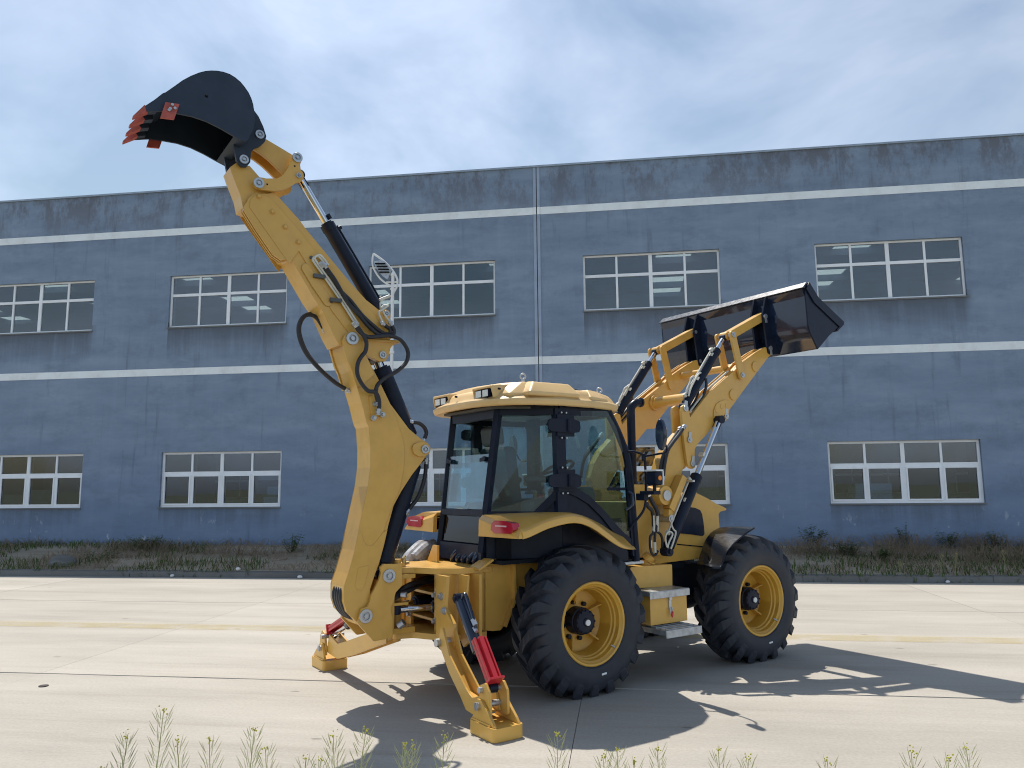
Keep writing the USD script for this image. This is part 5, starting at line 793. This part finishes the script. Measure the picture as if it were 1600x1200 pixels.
for s in (-1, 1):
    L = lambda m: side(m, s)
    P('side_panel', L(hull([(-0.44, -0.703, 2.383), (0.03, -0.720, 2.383), (-0.36, -0.628, 2.462), (-0.01, -0.640, 2.462), (-0.44, -0.5, 2.383), (0.03, -0.5, 2.383), (-0.36, -0.5, 2.47), (0.0, -0.5, 2.47)], 0.024)), YEL2, rf, smooth=28)
    P('side_panel', L(hull([(0.19, -0.706, 2.37), (0.40, -0.655, 2.362), (0.22, -0.63, 2.432), (0.35, -0.59, 2.428), (0.19, -0.45, 2.37), (0.42, -0.45, 2.36), (0.22, -0.45, 2.44), (0.36, -0.45, 2.435)], 0.022)), YEL2, rf, smooth=28)
    hs = P('lamp_housing', L(J(hull([(-0.675, y, 2.443) for y in (-0.485, -0.225)]+[(-0.5, y, z) for y in (-0.485, -0.225) for z in (2.445, 2.46)], 0.012), hull([(-0.675, -0.49, 2.44), (-0.655, -0.495, 2.36)]+[(-0.5, -0.49, z) for z in (2.355, 2.44)], 0.012), hull([(-0.68, -0.215, 2.44), (-0.66, -0.215, 2.36)]+[(-0.5, -0.215, z) for z in (2.355, 2.44)], 0.012))), YEL2, rf, smooth=28)
    for k in range(2):
        y = -0.405+0.105*k; wl_ = P('work_lamp', L(J(bx(-0.685, -0.60, y-0.046, y+0.046, 2.362, 2.424), bx(-0.68, -0.64, y-0.02, y+0.02, 2.335, 2.3615))), BLKS, rf, smooth=False)
        P('lamp_lens', L(quad((-0.687, y-0.042, 2.366), (-0.689, y-0.042, 2.420), (-0.689, y+0.042, 2.420), (-0.687, y+0.042, 2.366), 0.004)), LAMPW, rf, smooth=False)
P('roof_hatch', J(bx(-0.16, 0.30, -0.40, 0.35, 2.455, 2.488)), BLK, rf, smooth=False)
P('rear_block', hull([(x, s*y, z) for s in (-1, 1) for x, y, z in ((-0.645, 0.12, 2.375), (-0.60, 0.47, 2.375), (-0.56, 0.58, 2.375), (-0.42, 0.63, 2.375), (-0.57, 0.10, 2.468), (-0.53, 0.42, 2.464), (-0.42, 0.54, 2.468), (-0.28, 0.52, 2.485), (-0.22, 0.46, 2.48), (-0.22, 0.5, 2.385))], 0.022), YEL2, rf, smooth=28)
for q in ((-0.37, -0.50, 2.50), (0.47, -0.50, 2.435)):
    P('lifting_eye', J(lathe([(0.022+0.007*math.cos(a), 0.007*math.sin(a)) for a in np.linspace(0, 2*np.pi, 9)], (q[0], q[1], q[2]+0.045), (0.5, 0.86, 0), 20), cyl((q[0], q[1], q[2]-0.01), (q[0], q[1], q[2]+0.02), 0.016, 12)), ZNC, rf)
for q in ((-0.70, 0.03, 2.405), (-0.62, -0.53, 2.42)): P('roof_plug', cyl(q, (q[0]-0.02, q[1]-0.004, q[2]), 0.009, 10), LINER, rf)
# mirrors and side lamps
for s in (-1, 1):
    L = lambda m: side(m, s)
    mr = P('mirror_bracket', L(J(tube([(0.61, -0.67, 1.93), (0.66, -0.74, 1.92), (0.70, -0.80, 1.88), (0.715, -0.80, 1.75), (0.72, -0.79, 1.55), (0.70, -0.78, 1.42), (0.65, -0.70, 1.30), (0.62, -0.67, 1.24)], 0.011, 8, 6), tube([(0.70, -0.80, 1.88), (0.72, -0.95, 1.895), (0.70, -1.08, 1.91), (0.66, -1.10, 1.98), (0.64, -1.10, 2.05)], 0.009, 8, 5), cyl((0.70, -0.80, 1.84), (0.70, -0.80, 1.90), 0.02, 12))), BLKS, B)
    el = [(0.052*math.cos(a), 0.135*math.sin(a)*(1.0)) for a in np.linspace(0, 2*np.pi, 28, endpoint=False)]
    mm = loft([[(0.60+dx, -1.10+y*k, 2.05+z*k) for y, z in el] for dx, k in ((0.0, 0.2), (0.0, 0.92), (0.012, 1.0), (0.03, 0.98), (0.05, 0.75), (0.058, 0.3))], closed=True, cap=True)
    P('mirror', L(mm), BLK, mr, smooth=40)
    P('mirror_glass', L(loft([[(0.598, -1.10+y*k, 2.05+z*k) for y, z in el] for k in (0.02, 0.9)], closed=True)), CHR if False else BLK, mr)
    sl = P('side_lamp', L(J(rbox(0.66, 0.74, -0.985, -0.855, 1.63, 1.75, 0.018))), BLKS, B)
    P('lamp_rim', L(J(bx(0.655, 0.742, -0.99, -0.85, 1.748, 1.762), bx(0.735, 0.745, -0.99, -0.85, 1.63, 1.75))), WHT, sl, smooth=False)
    P('amber_marker', L(J(cyl((0.70, -0.985, 1.69), (0.70, -0.991, 1.69), 0.020, 18))), AMB, sl)
    P('lamp_mount', L(J(cyl((0.70, -0.92, 1.56), (0.70, -0.92, 1.64), 0.015, 8), bx(0.66, 0.74, -0.95, -0.78, 1.55, 1.58), bx(0.67, 0.72, -0.82, -0.72, 1.50, 1.56))), BLKS, sl, smooth=False)
P('number_sticker', J(*[bx(-0.262+0.03*k, -0.242+0.03*k, -0.4725, -0.4715, 1.10, 1.13) for k in range(2)]), WHT, ch, smooth=False)

# ------------------------------------------------------------------ street lamp behind the boom
LX = -4.566; LY = 15.0
lp = X('street_lamp', loc=(LX, LY, 0.0), label='slim white lamp post with a leaf-shaped ring and grey slatted lamp behind the boom', cat='street lamp')
rel = lambda pts, dy=0.0: [(x-LX, dy, z) for x, z in pts]
P('pole', J(cyl((0, 0, 0.0), (0, 0, 5.98), 0.034, 16), cyl((0, 0, 0.05), (0, 0, 0.9), 0.055, 16), cyl((0, 0, 5.98), (0, 0, 6.03), 0.05, 14), lathe([(0.0, 0.05), (0.03, 0.04), (0.045, 0.0)], (0, 0, 6.03), (0, 0, 1), 14)), WHT, lp)
P('leaf_ring', J(tube(rel([(-4.991,6.48),(-4.834,6.369),(-4.688,6.238),(-4.563,6.088),(-4.489,5.962),(-4.462,5.859),(-4.477,5.747),(-4.527,5.658),(-4.576,5.538),(-4.595,5.418)]), 0.022, 8, 5), tube(rel([(-4.991,6.48),(-5.008,6.357),(-4.993,6.212),(-4.923,6.065),(-4.828,5.937),(-4.713,5.84),(-4.62,5.784)]), 0.020, 8, 5), tube(rel([(-4.703,5.86),(-4.468,5.849)]), 0.016, 8), tube(rel([(-4.619,5.707),(-4.486,5.701)]), 0.016, 8)), WHT, lp)
LH = [(x-LX, z) for x, z in [(-4.961,6.303),(-4.813,6.316),(-4.719,6.281),(-4.646,6.195),(-4.583,6.089),(-4.603,6.029),(-4.663,5.899),(-4.767,5.975),(-4.872,6.103),(-4.924,6.188)]]
lh = P('lamp_head', prism(LH, 'y', -0.05, 0.06), GALV, lp, smooth=False)
for a, b in zip(rel([(-4.925,6.246),(-4.893,6.186),(-4.862,6.123),(-4.83,6.06)]), rel([(-4.708,6.235),(-4.666,6.175),(-4.635,6.112),(-4.624,6.05)])): P('cooling_fin', bar((a[0], -0.06, a[2]), (b[0], -0.06, b[2]), 0.05, 0.022), LINER, lh, smooth=False)
for z in (4.35, 4.55): P('pole_clamp', J(cyl((0, 0, z), (0, 0, z+0.05), 0.05, 14)), WHT, lp)
# ------------------------------------------------------------------ verge vegetation
def blades(n, x, y, h, w, lean, z=None, bend=0.5):
    """n curved blades as two-piece strips"""
    a = rng.random(n)*2*np.pi; dx, dy = np.cos(a), np.sin(a); L = lean*(0.4+1.2*rng.random(n)); z = verge_z(x, y)-0.01 if z is None else z
    px, py = -dy*w/2, dx*w/2; v = np.zeros((n, 5, 3))
    v[:, 0] = np.stack([x-px, y-py, z], 1); v[:, 1] = np.stack([x+px, y+py, z], 1)
    mx, my, mz = x+dx*h*L*0.35, y+dy*h*L*0.35, z+h*0.6
    v[:, 2] = np.stack([mx+px*0.8, my+py*0.8, mz], 1); v[:, 3] = np.stack([mx-px*0.8, my-py*0.8, mz], 1)
    v[:, 4] = np.stack([x+dx*h*L, y+dy*h*L, z+h*np.clip(1-0.25*L*bend, 0.15, 1)], 1)
    f = np.array([(0, 1, 2), (0, 2, 3), (3, 2, 4)]); F_ = (np.arange(n)[:, None, None]*5+f).reshape(-1, 3)
    return trimesh.Trimesh(v.reshape(-1, 3), F_, process=False)
def scatter(n, x0, x1, y0, y1, thr, seed, sc=0.6):
    x = x0+(x1-x0)*rng.random(n*3); y = y0+(y1-y0)*rng.random(n*3); k = meshkit.fbm(np.stack([x*sc, y*sc, 0*x], -1), 3, seed) > thr
    return x[k][:n], y[k][:n]
x, y = scatter(17000, -24, 22, 14.12, 17.9, 0.40, 3); n = len(x)
P('dry_grass', blades(n, x, y, 0.07+0.26*rng.random(n)*meshkit.fbm(np.stack([x*0.8, y*0.8, 0*x], -1), 3, 9)*1.5, 0.008+0.008*rng.random(n), 2.2, bend=0.9), DRY, smooth=False, label='dry brown grass covering the verge between kerb and factory wall', cat='grass', kind='stuff')
x, y = scatter(5000, -24, 22, 14.06, 15.4, 0.46, 21, 0.9); n = len(x)
x2, y2 = scatter(5000, -24, 22, 15.4, 17.8, 0.60, 22, 0.7); x, y = np.append(x, x2), np.append(y, y2); n = len(x)
P('green_grass', blades(n, x, y, 0.06+0.14*rng.random(n), 0.012+0.01*rng.random(n), 0.8), GRN, smooth=False, label='short green grass growing in patches along the kerb', cat='grass', kind='stuff')
x = -24+46*rng.random(2600); x = x[meshkit.fbm(np.stack([x*1.3, 0*x, 0*x], -1), 3, 31) > 0.44]; n = len(x)
P('kerb_grass', blades(n, x, 13.87+0.10*rng.random(n), 0.05+0.10*rng.random(n), 0.011+0.008*rng.random(n), 1.2, z=np.where(rng.random(n) < 0.5, 0.0, 0.09)), GRN, smooth=False, label='tufts of green grass sprouting over the face of the kerb', cat='grass', kind='stuff')
def bush(x, y, h, r, n, m, label, group=None):
    g = X('weed_bush', loc=(x, y, 0), label=label, cat='bush', group=group); z0 = float(verge_z(np.array([x]), np.array([y]))[0])
    st = []; lv = []
    for k in range(9):
        a = rng.random()*6.283; tip = np.array([r*math.cos(a)*(0.3+0.7*rng.random()), r*math.sin(a)*(0.3+0.7*rng.random()), z0+h*(0.6+0.4*rng.random())])
        st.append(tube([(0.02*math.cos(a), 0.02*math.sin(a), z0-0.02), tip*[0.4, 0.4, 1]*np.array([1, 1, 0.55]), tip], [0.007, 0.003], 5, 4))
        for q in range(n//9):
            t = 0.25+0.75*rng.random(); p = tip*t+np.array([0, 0, z0*(1-t)])+(rng.random(3)-0.5)*[0.5*r, 0.5*r, 0.12]; lv.append((p, rng.random()*6.283))
    P('stem', J(*st), m, g, smooth=False)
    v = []; f = []
    for p, a in lv:
        L, wd = 0.035+0.04*rng.random(), 0.014+0.012*rng.random(); d = np.array([math.cos(a), math.sin(a), 0.6*rng.random()-0.2]); s = np.array([-math.sin(a), math.cos(a), 0.3*(rng.random()-0.5)]); b = len(v)
        v += [p, p+d*L*0.5+s*wd, p+d*L, p+d*L*0.5-s*wd]; f += [(b, b+1, b+2), (b, b+2, b+3)]
    P('leaves', trimesh.Trimesh(np.array(v), f, process=False), m, g, smooth=False, kind='stuff')
def mound(x, y, h, r, n, label, group):
    g = X('dead_weed_mound', loc=(x, y, 0), label=label, cat='weed', group=group); z0 = float(verge_z(np.array([x]), np.array([y]))[0])
    a = rng.random(n)*6.283; q = np.sqrt(rng.random(n))*r*0.6; hh = h*(1-0.5*(q/r)**2)*(0.7+0.5*rng.random(n))
    P('dry_stems', blades(n, q*np.cos(a)*1.5, q*np.sin(a)*0.7, hh, 0.007+0.007*rng.random(n), 1.7, z=np.full(n, z0-0.02), bend=0.9), DRY, g, smooth=False, kind='stuff')
    P('root_crown', tube([(0, 0, z0-0.05), (0.01, 0, z0+h*0.25), (0.03, 0.01, z0+h*0.5)], [0.02, 0.008], 6, 3), DRY, g, smooth=False)
for (x, y), h, r, n, lab in (
    ([(3.943,17.14)][0], 0.52, 0.34, 700, 'dark green leafy bush against the factory wall just right of the front wheel'),
    ([(6.752,17.832)][0], 0.36, 0.28, 350, 'low green bush in dry grass below the right-hand ground floor window'),
    ([(5.928,17.941)][0], 0.50, 0.22, 220, 'sparse dark weed at the wall left of the window middle, right of the loader'),
    ([(4.841,15.587)][0], 0.26, 0.22, 300, 'bright green leafy weed at the kerb below the right-hand window left corner'),
    ([(-10.916,16.727)][0], 0.34, 0.55, 600, 'broad green weed clump in the verge below the gap left of the boom windows'),
    ([(-7.299,16.6)][0], 0.42, 0.3, 350, 'green weed clump by the wall just left of the boom foot'),
    ([(-11.152,15.567)][0], 0.2, 0.5, 300, 'flat green weed patch beside the pale stone at the kerb'),
    ([(4.47,16.386)][0], 0.28, 0.35, 350, 'grey-green weed clump between front wheel and the bright weed'),
    ([(7.596,17.315)][0], 0.36, 0.3, 280, 'thin green weed at the far right end of the verge')):
    bush(float(x), float(np.clip(y, 14.15, 17.6)), h, r, n, GRN, lab)
# brown shrubby mounds of dead weeds, one by one
for (x, y, h, r), w in zip([(5.2, 16.2, 0.42, 0.6), (6.9, 15.9, 0.40, 0.7), (8.4, 16.6, 0.42, 0.6), (9.7, 15.4, 0.36, 0.55), (-5.4, 16.6, 0.36, 0.8), (-8.4, 16.3, 0.32, 0.7), (-10.9, 16.8, 0.34, 0.8), (3.9, 16.6, 0.45, 0.6), (7.4, 17.4, 0.44, 0.6), (5.7, 17.4, 0.42, 0.55)],
    ['under the left half of the window right of the loader', 'under the middle of the window right of the loader', 'near the right end of the verge, before the window', 'rightmost of all, beside the kerb', 'close left of the boom foot', 'under the window left of the boom', 'leftmost of all, by the far left window', 'closest to the front wheel', 'against the wall under the right window corner', 'against the wall under the left window corner']):
    mound(x, y, h*1.2, r*1.3, 210, 'dead brown weed mound '+w, 'dead weed mounds on the verge')
# pale stone and litter
stone = trimesh.creation.icosphere(2, 0.5); v = np.array(stone.vertices); v *= (1+0.35*(meshkit.fbm(v*2.2, 3, 4)-0.5))[:, None]*[0.62, 0.4, 0.34]; stone = trimesh.Trimesh(v, stone.faces, process=False)
gpos = [(-11.387,15.828)][0]; P('stone', stone.copy().apply_translation((gpos[0], 14.7, 0.16)), KERB, smooth=40, label='grey rounded stone lying in the green weeds behind the kerb at left', cat='stone')
def scrap(x, y, z, s, lab, grp=None):
    a = trimesh.creation.icosphere(1, 1.0); v = np.array(a.vertices)*[s, s*0.7, s*0.6]; v *= (1+0.6*(meshkit.fbm(v*40+s*77, 2, 3)-0.5))[:, None]
    P('litter', trimesh.Trimesh(v+[x, y, z], a.faces, process=False), LITTER, smooth=False, label=lab, cat='litter', group=grp)
g1, g2, g3, g4 = [(-8.419,14.04),(-7.181,14.442),(-5.885,14.301),(5.257,14.033)]
scrap(g1[0], 13.80, 0.035, 0.045, 'round white scrap on the concrete against the kerb at left'); scrap(g2[0], 13.95, 0.15, 0.05, 'white crumpled scrap on top of the kerb left of the boom')
scrap(g3[0], 13.78, 0.03, 0.05, 'white paper scrap at the kerb right beside the boom foot'); scrap(g4[0], 13.80, 0.03, 0.035, 'small white scrap against the kerb at far right')
for (u, lab) in (([(3.837,17.701)][0], 'pale blue plastic scrap in dry grass right of the front wheel'), ([(4.355,17.872)][0], 'white plastic scrap caught in the dark bush right of the front wheel')):
    scrap(float(u[0]), min(float(u[1]), 17.2), 0.28, 0.07, lab)
for (u, lab) in (([(-4.857,6.136)][0], 'dark oval drain plug in the concrete at left'), ):
    P('ground_plug', cyl((u[0], u[1], -0.004), (u[0], u[1], 0.006), 0.038, 20), JOINT, smooth=False, label=lab, cat='plug')
# ------------------------------------------------------------------ tall weeds in the foreground
def weed(x, y, top, lab, lean=0.0, n=34, grp=None):
    g = X('tall_weed', loc=(x, y, 0), label=lab, cat='weed', group=grp); la = rng.random()*6.28
    end = np.array([lean+0.02*math.cos(la), 0.03*math.sin(la), top]); mid = np.array([lean*0.35+0.012*math.sin(la*2), 0.01, top*0.55])
    P('stem', tube([(0, 0, -0.02), mid, end], [0.0024, 0.0012], 6, 8), WEED, g)
    sp = spline([(0, 0, -0.02), mid, end], 20); pods = []
    for k in range(n):
        t = 0.42+0.55*k/n; i = int(t*(len(sp)-1)); p = sp[i]; a = k*2.4+rng.random()*0.6; u = 0.035+0.045*(1-(t-0.42)/0.6)*rng.random()+0.01
        out = np.array([math.cos(a), math.sin(a), 0]); q1 = p+out*u*0.42+np.array([0, 0, u*0.25]); q2 = p+out*u*0.85+np.array([0, 0, u*1.05])
        pods.append(tube([p, q1], 0.0005, 4, 1, smooth=False)); pods.append(tube([q1, lerp(q1, q2, 0.5), q2], [0.0010, 0.0012, 0.0004], 5, 1, smooth=False))
    P('seed_pods', J(*pods), WEED, g, smooth=False, kind='stuff')
    fl = []; head = sp[-1]
    for k in range(10):
        d = rng.normal(size=3)*[0.007, 0.007, 0.008]; s = 0.002+0.0022*rng.random(); a = trimesh.creation.icosphere(0, s); a.apply_translation(head+d+[0, 0, 0.002]); fl.append(a)
    P('flower_head', J(*fl), FLOW, g, smooth=False, kind='stuff')
CAMW = np.array([0, 0, EYE])
WEEDS = [(190, 1142, 0.35), (243, 1107, 0.4), (281, 1150, 0.3), (331, 1152, 0.4), (391, 1140, 0.3), (419, 1166, 0.5), (464, 1185, 0.2), (488, 1190, 0.2), (523, 1144, 0.4), (560, 1140, 0.5), (624, 1168, 0.2), (638, 1170, 0.3), (682, 1152, 0.45), (862, 1150, 0.1), (943, 1180, 0.3), (957, 1178, 0.4), (981, 1196, 0.2), (1016, 1174, -0.2), (1119, 1172, 0.1), (1157, 1190, 0.2), (1290, 1190, 0.2), (1427, 1185, 0.1), (1468, 1190, 0.2), (1509, 1180, -0.2), (158, 1196, 0.1)]
place = ['leftmost tall one, before the empty concrete', 'tallest of all, at left before the empty concrete', 'just right of the tallest', 'second right of the tallest', 'a tall one below the left stabiliser foot shadow', 'branched one right of a tall stalk at left', 'short one peeping up at the left half', 'tiny one beside another short one at left', 'leaning one left of the boom shadow', 'bushy tall one on the edge of the boom shadow', 'left of a pair inside the boom shadow', 'right of a pair inside the boom shadow', 'leaning one between boom shadow and right stabiliser foot', 'yellow-headed one just right of the right stabiliser foot', 'yellow-headed one of a pair in the cab shadow', 'bare-tipped one of a pair in the cab shadow', 'very short one below the cab shadow', 'spreading one below the cab shadow tip', 'single yellow-headed one below the mirror shadow', 'short yellow one right of the mirror shadow', 'small one below the middle of the bucket shadow', 'left of the three at far right', 'middle of the three at far right', 'rightmost of all, at far right', 'very short yellow-headed one in the far left']
for (px, py, ln), lab in zip(WEEDS, place):
    D = 2.9+0.5*rng.random(); f = np.array([math.sin(-0.1387), math.cos(-0.1387)]); r = np.array([f[1], -f[0]])
    cp, sp_ = math.cos(0.1338), math.sin(0.1338); u = (px-800)/1202.4; v = (600-py)/1202.4
    fw, up = cp-v*sp_, sp_+v*cp; t = D/fw
    pos = f*fw*t+r*u*t; top = EYE+up*t
    weed(float(pos[0])-0.06*ln, float(pos[1]), float(top), 'slender weed stalk with pale pods, '+lab, 0.06*ln, 64 if py < 1145 else 48)
for (u, hh, lab) in (([(4.613,14.837)][0], 0.30, 'small yellow-flowered weed at the kerb below the left end of the right-hand window'), ([(5.277,15.288)][0], 0.42, 'yellow-flowered weed on the kerb below the middle of the right-hand window'), ([(5.502,15.301)][0], 0.46, 'yellow-flowered weed on the kerb just right of that below the window middle'), ([(6.261,15.241)][0], 0.50, 'taller yellow-flowered weed on the kerb near the right frame edge'), ([(6.79,15.273)][0], 0.34, 'rightmost yellow-flowered weed on the kerb')):
    weed(float(u[0]), max(14.08, float(u[1])*0+14.1), hh, lab, 0.02, 26)
